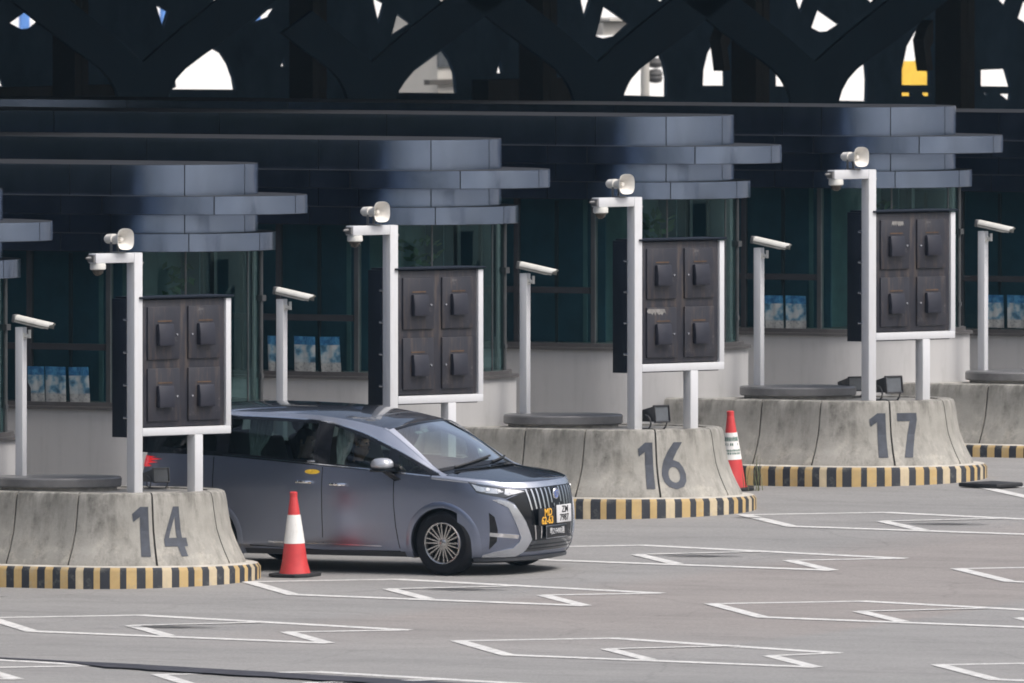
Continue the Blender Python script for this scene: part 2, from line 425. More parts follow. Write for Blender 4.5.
def ribbon(surf,path,width,off,mb=None,mi=0):
    """thin strip following a path of (a,b) parameters on a surface"""
    mb=mb or MB(); e=1e-3; P=[];Nn=[]
    for a,b in path:
        p=Vector(surf(a,b)); n=(Vector(surf(a+e,b))-p).cross(Vector(surf(a,b+e))-p)
        n=n.normalized() if n.length>1e-12 else Vector((0,-1,0)); P.append(p); Nn.append(n)
    L=[];Rr=[]
    for i,p in enumerate(P):
        d=(P[min(i+1,len(P)-1)]-P[max(i-1,0)])
        d=d.normalized() if d.length>1e-9 else Vector((1,0,0)); s=Nn[i].cross(d).normalized()
        L.append(p+s*width/2+Nn[i]*off); Rr.append(p-s*width/2+Nn[i]*off)
    Lb=[l-n*off*1.5 for l,n in zip(L,Nn)]; Rb=[l-n*off*1.5 for l,n in zip(Rr,Nn)]
    mb.grid([Lb,L,Rr,Rb],mi); return mb
def dens(pts,n=8):
    out=[]
    for (a,b),(c,d) in zip(pts[:-1],pts[1:]):
        for i in range(n): out.append((a+(c-a)*i/n,b+(d-b)*i/n))
    out.append(pts[-1]); return out
import math
def tab(t,x):
    """smooth (Catmull-Rom) table lookup"""
    n=len(t)
    if x<=t[0][0]: return t[0][1]
    if x>=t[-1][0]: return t[-1][1]
    for i in range(n-1):
        if t[i][0]<=x<=t[i+1][0]: break
    x0,y0=t[i];x1,y1=t[i+1];h=x1-x0;s=(x-x0)/h
    m0=(y1-y0)/h if i==0 else (y1-t[i-1][1])/(x1-t[i-1][0])
    m1=(y1-y0)/h if i==n-2 else (t[i+2][1]-y0)/(t[i+2][0]-x0)
    return (2*s**3-3*s*s+1)*y0+(s**3-2*s*s+s)*h*m0+(-2*s**3+3*s*s)*y1+(s**3-s*s)*h*m1
CW=[(.15,.84),(.3,.935),(.5,.957),(.75,.965),(.95,.962),(1.15,.94),(1.4,.90)]
CXF=[(.15,.81),(.25,.90),(.4,.955),(.6,.97),(.8,.95),(.95,.915),(1.05,.86),(1.2,.78)]
CXR=[(.15,-4.0),(.4,-4.14),(.7,-4.20),(1.0,-4.18),(1.2,-4.14),(1.4,-4.08)]
ZT=[(-4.4,1.34),(-3,1.312),(-2,1.25),(-1.5,1.216),(-1,1.185),(-.6,1.157),(-.1,1.127),(.2,1.105),(.5,1.08),(.75,1.06),(1.0,1.045)]
XS,XRS=0.0,-3.65
NF,NR=2.5,3.2
def body(u,z):
    """u 0..1 front half-arc (centre to corner), 1..2 side, 2..3 rear arc; right side (y<0)"""
    W=tab(CW,z)
    if u<=1:
        a=math.radians(90*(1-u)); L=tab(CXF,z)-XS
        return (XS+L*max(0,math.sin(a))**(2/NF), -W*max(0,math.cos(a))**(2/NF), z)
    if u<=2: return (XS+(XRS-XS)*(u-1), -W, z)
    a=math.radians(90*(u-2)); L=tab(CXR,z)-XRS
    return (XRS+L*max(0,math.sin(a))**(2/NR), -W*max(0,math.cos(a))**(2/NR), z)
# greenhouse
ZR=[(-4.2,1.74),(-3.9,1.79),(-3.4,1.835),(-2.8,1.86),(-2.2,1.85),(-1.7,1.82),(-1.3,1.77),(-1.0,1.695),(-.7,1.55),(-.4,1.40),(-.1,1.235),(0.05,1.155)]
WR=[(-4.2,.60),(-3.4,.655),(-2.5,.665),(-1.5,.66),(-1.0,.655),(-.5,.73),(0.05,.83)]
def green(x,t):
    """side of the greenhouse, t 0 at the belt, 1 at the roof rail"""
    zb=tab(ZT,x); wb=tab(CW,zb); zr=max(tab(ZR,x),zb+.002); wr=tab(WR,x)
    if x<XRS: # follow rounded tail
        k=(XRS-x)/(XRS+4.27); k=min(k,.999); q=(1-k**NR)**(1/NR); wb=wb*q
        wr=min(wr,wb)
    b=.045*math.sin(math.pi*t)*(1 if x>-3.6 else .3)
    return (x, -(wb+(wr-wb)*t+b*(wb-wr)/.3), zb+(zr-zb)*t)
# ------------------------------------------------------------------ ground
K=.032
def gz(y):
    """height of the paved plaza: it falls towards the near lanes and is crowned beyond lane 17"""
    return tab([(-400,-1.6),(-60,-1.55),(-30,-.9),(-20,-.62),(-10,K*-10),(0,0),(10,.32),(17.8,.565),(21,.66),(23.7,.68),(29.6,.55),(45,.3),(80,.2),(400,.2)],y)
def lin_tab(t,x):
    for (a,b),(c,d) in zip(t[:-1],t[1:]):
        if x<=c: return b+(d-b)*max(0,(x-a))/(c-a)
    return t[-1][1]
mb=MB()
ys=[-900,-400,-200,-100,-60]+[-50+i*2.5 for i in range(0,41)]+[60,80,120,200,400,900]
xs=[-900,-400,-200,-120]+[-80+i*5 for i in range(0,33)]+[100,140,200,400,900]
mb.grid([[(x,y,gz(y)) for x in xs] for y in ys])
structure(mb.build('ground',M['asphalt'],angle=60))
# painted guide marking in front of every island, one per lane and row
TP=[(0,0),(1.44,.86),(5.46,-.16),(4.34,-.83),(5.61,-2.11),(1.56,-1.62),(2.18,-.54),(3.38,-1.74),(3.32,.30)]
def strip(mb,p,q,w,ext=.5):
    p,q=Vector(p),Vector(q); d=(q-p).normalized(); s=Vector((-d.y,d.x))*w/2
    ext=.12; p=p-d*w*ext; q=q+d*w*ext
    n=max(1,int((q-p).length/.5)); rows=[]
    for i in range(n+1):
        c=p+(q-p)*i/n; rows.append([c+s,c-s])
    mb.grid([[(a.x,a.y,0) for a in r] for r in rows])
def marking(x,y,short=0):
    mb=MB(); A,T,S,Nn,Mm,B,D,C,E=[(a+x,b+y) for a,b in TP]
    if short: S=(S[0]-.62,S[1]-.10)
    for k,(p,q,w) in enumerate(((A,T,.15),(T,S,.18),(S,Nn,.15),(Nn,Mm,.16),(Mm,B,.19),(B,A,.16),(D,C,.16),(D,E,.13))):
        m2=MB(); strip(m2,p,q,w)
        mb.add([(a,b,gz(b)+.004+.0006*k) for a,b,_ in m2.v],m2.f)
    structure(mb.build('lane_marking',M['line'],merge=False,smooth=False))
for x,y in [(1.06,-11.2),(1.6,-5.65),(1.53,.07),(1.5,5.77),(1.52,11.57),(1.95,16.75),(1.9,22.4),
            (7.76,-12.23),(8.4,-7.02),(8.35,-1.34),(8.36,4.33),(8.4,10.0),(15.0,-13.9),(15.08,-8.4),(15.1,-2.7)]: marking(x,y,(x,y)==(8.4,-7.02))
# bitumen joint crossing the near corner, and the oil stains inside the markings
mb=MB(); J=[(1.0,-10.1),(4.0,-10.55),(4.86,-10.72),(6.46,-11.06),(8.11,-11.5),(10.68,-12.14),(13,-12.75)]
rows=[]
for (a,b) in dens(J,10):
    w=.05+.13*min(1,max(0,(a-5.9)/.9)); w*=.9+.2*random.random(); rows.append([(a,b+w/2+.1*w,gz(b)+.009),(a,b-w*3.0,gz(b-w)+.009)])
mb.grid(rows); structure(mb.build('bitumen_joint',M['joint'],smooth=False))
for x,y,s in [(4.55,-.29,1.0),(4.5,5.23,.95),(4.66,10.82,1.0),(4.32,-6.27,1.0),(-.2,-2.9,.6),(1.9,11.1,.5)]:
    mb=MB(); n=8; mb.grid([[(-1.1+2.2*i/n,-.6+1.2*j/n,0) for i in range(n+1)] for j in range(n+1)])
    o=mb.build('oil_stain',M['stain'],loc=(x,y,gz(y)+.0085)); o.scale=(.85*s,.7*s,1); o.rotation_euler=(math.atan(K),0,.1); structure(o)

# ------------------------------------------------------------------ islands
SI=Vector((-.09,5.93,.19))
def island_pos(i):
    p=SI*i
    if i==4: p.z-=.11
    if i==5: p.z-=.5
    return p
def upath(Rr,back,n=48,sub=None):
    """U-shaped plan: near side, nose, far side; returns (x,y,nx,ny)"""
    out=[]
    k=max(2,int((-back)/.12))
    for i in range(k): out.append((back+(-back)*i/k,-1))
    P=[(x,-Rr,0,-1) for x,_ in out]
    for i in range(n+1):
        t=-math.pi/2+math.pi*i/n; P.append((Rr*math.cos(t),Rr*math.sin(t),math.cos(t),math.sin(t)))
    P+=[(x,Rr,0,1) for x,_ in reversed(out)]
    return P
BR=1.10; BACK=-2.2
BPROF=[(1.335,.20),(1.325,.235),(1.27,.34),(1.215,.46),(1.165,.60),(1.135,.76),(1.115,.90),(1.10,.975),(1.085,1.01),(1.05,1.025),(.95,1.025),(.90,1.02),(.88,.96)]
def bsurf(s,z):
    """face of the nose barrier: s = plan angle in degrees (-90 = near side), below -90 runs back along the side"""
    r=lin_tab([(b,a) for a,b in BPROF[:8]],z)
    if s>=-90:
        t=R(s); return (r*math.cos(t),r*math.sin(t),z)
    return ((s+90)*R(1)*1.1,-r,z)
def barrier(parent):
    mb=MB()
    def seg(plist,prof,mi=0,caps=True):
        rows=[[(x+nx*(r-BR) if False else x+nx*r, y+ny*r, z) for r,z in prof] for x,y,nx,ny in plist]
        b=len(mb.v); mb.grid(rows,mi)
        if caps:
            k=len(prof)
            mb.f.append(tuple(b+i for i in range(k))); mb.m.append(mi)
            mb.f.append(tuple(b+(len(rows)-1)*k+i for i in range(k))[::-1]); mb.m.append(mi)
    def arc(a,b,n=10): return [(0,0,math.cos(R(a+(b-a)*i/n)),math.sin(R(a+(b-a)*i/n))) for i in range(n+1)]
    g=.55
    for a in (-90,-45,0,45): seg(arc(a+g,a+45-g),BPROF)
    for s in (-1,1):
        cuts=[BACK,-.82,0]
        for a,b in zip(cuts[:-1],cuts[1:]):
            e0=.012; e1=.012
            seg([(a+e0+(b-a-e0-e1)*i/8,0,0,s) for i in range(9)],BPROF)
    o=mb.build('barrier',[M['concrete']],parent,bevel=0,angle=40,merge=False)
    mb=MB()
    inner=[(r-.03 if i<8 else r,z-(.0 if i<8 else .03)) for i,(r,z) in enumerate(BPROF)]
    rows=[[(x+nx*r,y+ny*r,z) for r,z in inner] for x,y,nx,ny in ([(BACK+.03+(-BACK-.03)*i/10,0,0,-1) for i in range(11)]+arc(-90,90,40)+[(-(-BACK-.03)*i/10,0,0,1) for i in range(11)])]
    mb.grid(rows); mb.build('joint_filler',M['seam'],parent)
    mb=MB(); P=[(x,y) for x,y,_,_ in upath(.97,BACK)]
    mb.prism(P,.19,1.005); d=mb.build('deck',M['deck'],parent,angle=30)
    return o
def kerb(parent,back=-18,Rk=1.5):
    mb=MB(); prof=[(0,-.35),(0,.155),(-.03,.195),(-.06,.205),(-.25,.21)]
    P=upath(0,0,n=1)
    # resample perimeter in stripes of about .25 m
    L=[];s=.102
    n=int(-back/s); 
    straight=[(back+(-back)*i/n,-1) for i in range(n)]
    seq=[(x,0,0,-1) for x,_ in straight]
    m=int(round(math.pi*Rk/s))//2*2+1
    sub=1
    rj=random.Random(9); ang=[-math.pi/2+math.pi*(i+(rj.uniform(-.16,.16) if 0<i<m else 0))/m for i in range(m+1)]
    arcs=[(0,0,math.cos(t),math.sin(t)) for t in ang]
    def row(q): return [(q[0]+q[2]*(Rk+o),q[1]+q[3]*(Rk+o),z) for o,z in prof]
    def quad(r0,r1,mi):
        for j in range(len(prof)-1):
            b=len(mb.v); mb.v+=[r0[j],r1[j],r1[j+1],r0[j+1]]; mb.f.append((b,b+1,b+2,b+3)); mb.m.append(mi if j<2 else 2)
    rng=random.Random(3)
    for i in range(n):
        q0=seq[i]; q1=seq[i+1] if i+1<n else (0,0,0,-1)
        quad(row(q0),row(q1),0 if i%2 else (1 if rng.random()<.6 else 3))
    for i in range(m*sub):
        k=i//sub+n
        rng2=random.Random(k); quad(row(arcs[i]),row(arcs[i+1]),0 if k%2 else (1 if rng2.random()<.55 else 3))
    for i in range(n):
        q0=(seq[n-1-i+1][0] if n-1-i+1<n else 0,0,0,1); q1=(seq[n-1-i][0],0,0,1); quad(row(q0),row(q1),0 if i%2 else 1)
    o=mb.build('kerb',[M['kerb_black'],M['kerb_yellow'],M['kerb_top'],M['kerb_cream']],parent,angle=50)
    mb=MB(); mb.prism([(x,y) for x,y,_,_ in upath(Rk-.2,back)],-.35,.207); mb.build('slab',M['kerb_top'],parent)
GLY={
'1':[[(0,.86),(.50,1.0),(1,1.0),(1,0),(.48,0),(.48,.80),(.08,.70)]],
'4':[[(.52,1),(.80,1),(.80,.37),(1.0,.37),(1.0,.20),(.84,.20),(.90,0),(.62,0),(.54,.20),(0,.20),(0,.34)],[(.56,.37),(.56,.80),(.22,.37)]],
'6':[[(0,.30),(.03,.44),(.13,.62),(.32,.81),(.60,1),(1.0,1),(.72,.80),(.52,.62),(.60,.605),(.78,.57),(.93,.46),(1,.31),(.95,.16),(.80,.04),(.5,-.01),(.22,.04),(.06,.15)],
     [(.5+.24*math.cos(R(a)),.30+.17*math.sin(R(a))) for a in range(0,360,20)]],
'7':[[(0,1),(1,1),(1,.84),(.50,0),(.14,0),(.62,.82),(0,.82)]],
'5':[[(.05,1),(.95,1),(.95,.83),(.3,.83),(.3,.62),(.6,.62),(.9,.5),(1,.3),(.9,.1),(.6,0),(.05,0),(.05,.16),(.55,.16),(.7,.3),(.55,.45),(.05,.45)]]}
def number(txt,spans,z0,z1,parent,label):
    e=empty('island_number'); 
    bpy.data.objects.remove(e)
    mb=MB()
    for ch,(a0,a1) in zip(txt,spans):
        loops=[[(a0+(a1-a0)*x,z0+(z1-z0)*y) for x,y in L] for L in GLY[ch]]
        m2=surf_patch(bsurf,loops,.005,(1.0,.02),0,.05,.0195)
        mb.add(m2.v,m2.f)
    o=mb.build('number',M['digit'],parent,merge=False,smooth=False); o['label']=label
NUM={0:('14',((-57,-47.6),(-39.5,-26)),'number 14 painted in slate grey'),
     1:('15',((-57,-46),(-40,-27)),None),
     2:('16',((-56.2,-47.2),(-42.6,-27.6)),'number 16 painted in slate grey'),
     3:('17',((-58.2,-48),(-40.6,-27)),'number 17 painted in slate grey')}
IZ=[1,1,.978,.958,.90]
ILAB={0:'weathered concrete island nose painted 14 above a striped kerb',1:'concrete lane island mostly hidden behind the grey car',
2:'weathered concrete island nose painted 16 with a striped kerb',3:'stained concrete island nose painted 17 behind the leaning cone',
4:'unnumbered concrete island with dark stains cut by the right edge'}
for i in range(5):
    isl=empty('traffic_island',island_pos(i),label=ILAB[i],cat='traffic island',group='concrete islands between the toll lanes')
    isl.scale=(1,1,IZ[i])
    barrier(isl); kerb(isl)
    if i in NUM:
        t,sp,lb=NUM[i]; number(t,sp,.31,.87,isl,lb or 'number 15 painted in slate grey')
# round plinth and the camera on a pole that stands on it
def plinth(i,label):
    mb=MB(); mb.lathe([(.66,0),(.66,.045)],n=56,mi=1); mb.lathe([(.70,.04),(.715,.055),(.715,.135),(.70,.152),(.0005,.155)],n=64)
    o=mb.build('round_plinth',[M['disc'],M['disc_base']],loc=island_pos(i)+Vector((-.93,0,1.005*IZ[i])),angle=30)
    tag(o,label,'plinth','round grey plinths on the islands')
PL={0:'round grey plinth on island 14 cut by the left edge',1:'round grey plinth on the island hidden behind the car',2:'round grey plinth standing on island 16',3:'round grey plinth standing on island 17',4:'round grey plinth on the island cut by the right edge'}
for i in range(5): plinth(i,PL[i])
def cctv(loc,h,label):
    e=empty('security_camera',loc,label=label,cat='camera',group='white bullet cameras on poles')
    mb=MB(); mb.box((0,0,h/2),(.098,.098,h)); mb.build('pole',M['white_post'],e,bevel=.006)
    mb=MB(); mb.tube([(.03,0,h-.10),(.12,0,h-.10)],.022,10); mb.tube([(.115,0,h-.125),(.115,0,h-.03)],.018,10); mb.box((.05,0,h-.10),(.02,.07,.07)); mb.build('bracket',M['cctv_white'],e)
    T=Matrix.Translation((.15,0,h+.055))@Matrix.Rotation(R(10.5),4,'Y')
    mb=MB(); mb.box((-.02,0,0),(.40,.085,.085),T); o=mb.build('housing',M['cctv_white'],e,bevel=.02,seg=3)
    mb=MB(); n=10; rows=[]
    for x in (-.20,.29):
        rows.append([T@Vector((x if abs(t)<60 or x<0 else x-.03,.062*math.sin(R(t)),-.012+.062*math.cos(R(t)))) for t in range(-100,101,20)])
    inn=[[p+(T.to_3x3()@Vector((0,0,-.006))) for p in r] for r in rows]
    mb.grid(rows); mb.grid(inn); mb.build('sunshade',M['cctv_white'],e,merge=False)
    mb=MB(); mb.cyl(T@Vector((.18,0,0)),T@Vector((.20,0,0)),.036); mb.build('lens',M['dark_glass_dome'],e)
    mb=MB(); mb.box((-.235,0,.0),(.04,.09,.09),T); mb.build('rear_cap',M['grey_metal'],e,bevel=.012)
    return e
CL=['leftmost white bullet camera on a pole at island 14','white bullet camera on a pole rising behind the car roof','white bullet camera on a pole between the number 16 booth windows and cabinet','white bullet camera on a pole on island 17','rightmost white bullet camera on a pole by the right edge']
CX_=[(-1.437,1.81,2.853),(-1.36,1.8,2.85),(-1.377,0,2.814),(-1.357,0,2.80),(-1.33,0,2.69)]
for i in range(5):
    base=1.005*IZ[i]+.15
    top=[2.853,2.84,2.814,2.80,2.691][i]; p=Vector((0,0,0))+SI*i; x=[-1.437,-1.50,-1.637,-1.747,-1.85][i]
    b0=base-(.11 if i==4 else 0); cctv(Vector((x,p.y,p.z+b0)),top-b0,CL[i])

# ------------------------------------------------------------------ lane cabinets
U=Vector((math.sin(R(15)),math.cos(R(15)),0)); NV=Vector((math.cos(R(15)),-math.sin(R(15)),0))
def frame_mat(o): # local x along the sign (U), y = outward face normal NV, z up
    return Matrix(((U.x,NV.x,0,o[0]),(U.y,NV.y,0,o[1]),(0,0,1,o[2]),(0,0,0,1)))
def cabinet_tree(loc,label):
    e=empty('lane_signal_cabinet',loc,label=label,cat='signal cabinet',group='steel signal cabinets on twin posts')
    F=frame_mat((.53,-.75,0)); pw=.13; z0,z1=1.66,3.20; top=3.74
    W=1.525  # outer width incl. post
    mb=MB(); mb.box((pw/2,-pw/2,(.9+top)/2),(pw,pw,top-.9),F)
    mb.build('tall_post',M['white_post'],e,bevel=.008)
    mb=MB(); mb.box((-.30,-pw/2,top-.055),(.60,pw-.004,.11),F); mb.build('arm',M['white_post'],e,bevel=.008)
    mb=MB(); mb.box((-.61,-pw/2,top-.055),(.03,.10,.08),F); mb.cyl(F@Vector((-.62,-pw/2,top-.05)),F@Vector((-.70,-pw/2,top-.05)),.02,.012); mb.build('arm_end_cap',M['grey_metal'],e)
    mb=MB(); x=.95+pw/2; mb.box((x,-pw/2,(.9+z0)/2),(pw,pw,z0-.9),F); mb.build('short_post',M['white_post'],e,bevel=.008)
    mb=MB(); mb.box(((W+pw)/2,-.05,z0+.045),(W-pw-.002,.10,.09),F); mb.box((W-.04,-.05,(z0+.09+z1)/2),(.08,.10,z1-z0-.09),F); mb.build('frame',M['white_post'],e,bevel=.005)
    mb=MB(); mb.box(((W+pw)/2+.008,-.20,(z0+z1)/2+.0),(W-pw-.0,.19,z1-z0+.03),F); mb.box((pw/2-.004,-.25,(z0+z1)/2),(pw,.23,z1-z0+.03),F); mb.build('cabinet_body',M['navy'],e,bevel=.004)
    mb=MB(); mb.box(((W+pw)/2-.02,-.18,z1+.027),(W-pw+.08,.42,.022),F); mb.build('rain_cap',M['navy'],e,bevel=.004)
    px0,px1=pw+.01,W-.09; pz0,pz1=z0+.10,z1+.005
    mb=MB(); mb.box(((px0+px1)/2,-.06,(pz0+pz1)/2),(px1-px0,.08,pz1-pz0),F); mb.build('back_panel',M['cabinet'],e,bevel=.012)
    mid=(px0+px1)/2; zz=(pz0+pz1)/2
    for cx in (mid-.33,mid+.31):
        for cz in (zz-.36,zz+.34):
            mb=MB(); mb.box((cx,-.012,cz),(.50,.035,.60),F); d=mb.build('door',M['cabinet'],e,bevel=.008)
            mb=MB(); T=F@Matrix.Translation((cx,.0,cz-.02))
            h=.25; w=.24
            vs=[(-w/2,.005,h/2),(w/2,.005,h/2),(w/2,.005,-h/2),(-w/2,.005,-h/2),(-w/2,.05,h/2),(w/2,.05,h/2),(w/2,.068,-h/2+.12),(-w/2,.068,-h/2+.12),(w/2,.068,-h/2),(-w/2,.068,-h/2)]
            mb.add(vs,[(0,1,2,3),(0,4,5,1),(4,7,6,5),(7,9,8,6),(9,3,2,8),(0,3,9,7,4),(1,5,6,8,2)],0,T)
            mb.build('visor',M['visor'],d,bevel=.01)
            mb=MB(); mb.box((cx+random.uniform(-.02,.02),.009,cz+.135),(.22,.004,.014),F); mb.build('rust_streak',M['rust'],d)
            if random.random()<.3:
                mb=MB(); cxx=cx+random.uniform(-.1,.14)
                wv=random.uniform(.5,1.1); zig=[(cxx-.15*wv+.30*wv*q/14,.0085,cz+.265-random.uniform(.0,.035)-.03*abs(math.sin(q*1.3+cxx*9))) for q in range(15)]; mb.add([(cxx-.13*wv,.0085,cz+.284),(cxx+.12*wv,.0085,cz+.278)]+zig[::-1],[tuple(range(17))],0,F); mb.build('bird_dropping',M['bird'],d)
            mb=MB(); sx=.20 if cx<mid else -.20
            mb.cyl(F@Vector((cx+sx,.0,cz-.02)),F@Vector((cx+sx,.02,cz-.02)),.012,n=10); mb.build('latch',M['silver'],d)
    mb=MB()
    for k in range(4): 
        mb=MB(); z=z1-.22-.37*k; mb.box((-.008,-.14,z),(.012,.07,.028),F); mb.build('side_latch',M['silver'],e,bevel=.003)
    mb=MB(); mb.box((-.006,-.25,(z0+z1)/2),(.008,.21,z1-z0-.03),F); mb.build('side_door',M['navy'],e,bevel=.003)
    return e
CAB={0:'rusty cabinet on white posts standing on island 14',1:'rusty cabinet on white posts rising above the car roof',2:'rusty cabinet on white posts standing on island 16',3:'rusty cabinet on white posts standing on island 17'}
PO=[0,-.03,-.05,-.055]
for i in range(4):
    random.seed(20+i)
    p=SI*i+Vector((PO[i],0,[0,0,.02,.05][i])); c=cabinet_tree(p,CAB[i])
    F=frame_mat((.53,-.75,0)); top=3.74
    W2=Matrix.Translation(p)
    nm={0:'on island 14',1:'above the car roof',2:'on island 16',3:'on island 17'}[i]
    # horn loudspeaker on the arm
    h=empty('horn_loudspeaker',W2@F@Vector((-.20,-.065,top)),(0,0,R(-19)),'cream horn loudspeaker on the arm of the cabinet '+nm,'loudspeaker','cream horn loudspeakers')
    h.scale=(1.02,1.02,1.02)
    mb=MB(); mb.box((0,0,.008),(.16,.10,.016)); mb.box((-.06,.045,.06),(.035,.008,.12)); mb.box((-.06,-.045,.06),(.035,.008,.12)); mb.build('bracket',M['grey_metal'],h,bevel=.003)
    def sq(r,x,k,n=32):
        o=[]
        for j in range(n):
            t=2*math.pi*j/n; c_,s_=math.cos(t),math.sin(t); q=(abs(c_)**k+abs(s_)**k)**(-1/k); o.append((x,r*c_*q,.155+r*s_*q))
        return o
    mb=MB(); mb.grid([sq(.045,-.06,2),sq(.052,0,2.2),sq(.075,.07,2.6),sq(.104,.12,3),sq(.118,.135,3.2),sq(.116,.142,3.2),sq(.095,.12,3),sq(.06,.06,2.4),sq(.035,.02,2),sq(.001,.02,2)],closed=True); mb.build('horn',M['cream'],h,angle=50)
    mb=MB(); mb.cyl((.02,0,.155),(.075,0,.155),.03,.022); mb.build('reflector',M['cream'],h)
    mb=MB(); mb.cyl((-.17,0,.155),(-.055,0,.155),.052,.058,24); mb.cyl((-.20,0,.155),(-.165,0,.155),.035,.05,24); mb.build('driver',M['cream'],h)
    # dome camera under the arm end
    d=empty('dome_camera',W2@F@Vector((-.51,-.065,top-.11)),(0,0,0),'small white dome camera under the arm of the cabinet '+nm,'camera','dome cameras under the arms')
    mb=MB(); mb.lathe([(.085,-.001),(.09,-.02),(.09,-.065),(.075,-.075)],n=24); mb.build('mount',M['cctv_white'],d,angle=40)
    mb=MB(); mb.lathe([(.068,-.074),(.066,-.09),(.052,-.12),(.03,-.138),(.001,-.143)],n=24); mb.build('dome',M['dark_glass_dome'],d)
    mb=MB(); mb.cyl(W2@F@Vector((pwx:=.13,-.065,top-.12)),W2@F@Vector((.20,-.065,top-.12)),.012); o=mb.build('sensor_stub',M['grey_metal']); 
    o.parent=c; o.matrix_parent_inverse=Matrix.Translation(-c.location)
# floodlights lying on the island tops
def flood(loc,rz,label,grey=False,s=1.0):
    e=empty('floodlight',loc,(0,0,rz),label,'floodlight','floodlights on the island tops'); e.scale=(s,s,s)
    bm_=M['flood_grey'] if grey else M['flood']
    T=Matrix.Translation((0,0,.20))@Matrix.Rotation(R(-6),4,'Y')
    mb=MB(); vs=[(-.20,-.10,-.07),(-.20,.10,-.07),(-.20,.10,.06),(-.20,-.10,.06),(.14,-.14,-.10),(.14,.14,-.10),(.14,.14,.10),(.14,-.14,.10)]
    mb.add(vs,[(0,1,2,3),(4,7,6,5),(0,4,5,1),(2,6,7,3),(0,3,7,4),(1,5,6,2)],0,T); mb.box((.15,0,.105),(.04,.29,.02),T); mb.box((.15,0,-.105),(.04,.29,.02),T); mb.box((.15,-.14,0),(.04,.015,.20),T); mb.box((.15,.14,0),(.04,.015,.20),T)
    mb.build('housing',bm_,e,bevel=.006)
    mb=MB(); mb.box((.146,0,0),(.012,.25,.185),T); mb.build('lens',M['flood_lens'],e)
    mb=MB()
    for y in (-.155,.155): mb.tube([(.0,y,.20)]+[(.10*math.sin(R(a)),y,.10+.10*math.cos(R(a))-.0) for a in range(0,181,30)],.012,8)
    mb.box((0,0,.008),(.12,.34,.014)); mb.build('bracket',bm_,e)
    mb=MB(); mb.tube([(-.18,.02,.18),(-.26,.02,.14),(-.28,.03,.04),(-.22,.05,.01),(-.1,.12,.008)],.01,6); mb.build('cable',M['rubber'],e)
    return e
flood(SI*0+Vector((-.08,.72,1.005)),R(-25),'grey floodlight on island 14 between the cabinet posts',True,.75)
flood(SI*2+Vector((.56,-.45,.983)),R(-12),'black floodlight on island 16 between the cabinet posts',s=.92)
flood(SI*3+Vector((.49,-.35,.963)),R(-18),'black floodlight on island 17 between the cabinet posts',s=.95)
flood(SI*3+Vector((-.50,.55,.963)),R(-25),'small black floodlight behind the plinth of island 17',s=.8)
# ------------------------------------------------------------------ toll booths
SB=Vector((-.13,5.93,.19))
BX=-3.07
def upl(a,b,back,n=40,cx=BX):
    """plan loop of a booth: straight sides at y=+-b, elliptical nose reaching a ahead of cx"""
    P=[]
    k=8
    P+=[(back+(cx-back)*i/k,-b,0,-1) for i in range(k)]
    for i in range(n+1):
        t=-math.pi/2+math.pi*i/n; P.append((cx+a*math.cos(t),b*math.sin(t),math.cos(t),math.sin(t)))
    P+=[(cx+(back-cx)*(i+1)/k,b,0,1) for i in range(k)]
    return P
def band(e,name,a,b,back,z0,z1,lid0=False,lid1=False,angs=(15,60),straight=None):
    """a ring of metal cladding split into panels with open joints"""
    g=.012
    mb=MB()
    def piece(pts):
        rows=[[(x,y,z) for x,y in pts] for z in (z0,z0+.012,z1-.012,z1)]
        # lips turned in at top and bottom
        b_=len(mb.v); mb.grid(rows)
    A=[-90]+[-90+105-0 if False else t for t in ()]
    cuts=[-90,-45,0,45,90]
    def E(t): return (BX+a*math.cos(R(t)),b*math.sin(R(t)))
    ga=math.degrees(g/2/b)
    for c0,c1 in zip(cuts[:-1],cuts[1:]):
        piece([E(c0+ga+(c1-c0-2*ga)*i/12) for i in range(13)])
    xs=[BX]; L=straight or [.56,2.4]
    x=BX; k=0
    while x>back:
        w=L[k] if k<len(L) else 2.4
        x1=max(back,x-w)
        for s in (-1,1): piece([(x-g/2,s*b),(x1+g/2,s*b)])
        x=x1; k+=1
    o=mb.build(name,M['panel'],e,angle=30)
    # backing that closes the joints, and the flat top and underside
    mb=MB(); P=[(x,y) for x,y,_,_ in upl(a-.012,b-.012,back)]
    mb.prism(P,z0+.004,z1-.004); mb.build('backing',M['panel_gap'],o,angle=30)
    if lid1:
        mb=MB(); P=[(x,y) for x,y,_,_ in upl(a-.004,b-.004,back)]; mb.prism(P,z1-.006,z1+.003); mb.build('coping',M['panel_top'],o,angle=30)
    if lid0:
        mb=MB(); P=[(x,y) for x,y,_,_ in upl(a-.004,b-.004,back)]; mb.prism(P,z0-.006,z0+.003); mb.build('soffit',M['soffit'],o,angle=30)
    return o
BLAB={-1:'toll booth beyond the left edge beside island 13',0:'toll booth with only the tip of its canopy rings showing at the left edge',1:'toll booth with a rounded nose behind the cabinet of island 14',2:'toll booth with a rounded nose above the grey car',
3:'toll booth with a rounded nose behind the cabinet of island 16',4:'toll booth with a rounded nose behind the cabinet of island 17',5:'toll booth at the right edge with only its side windows showing'}
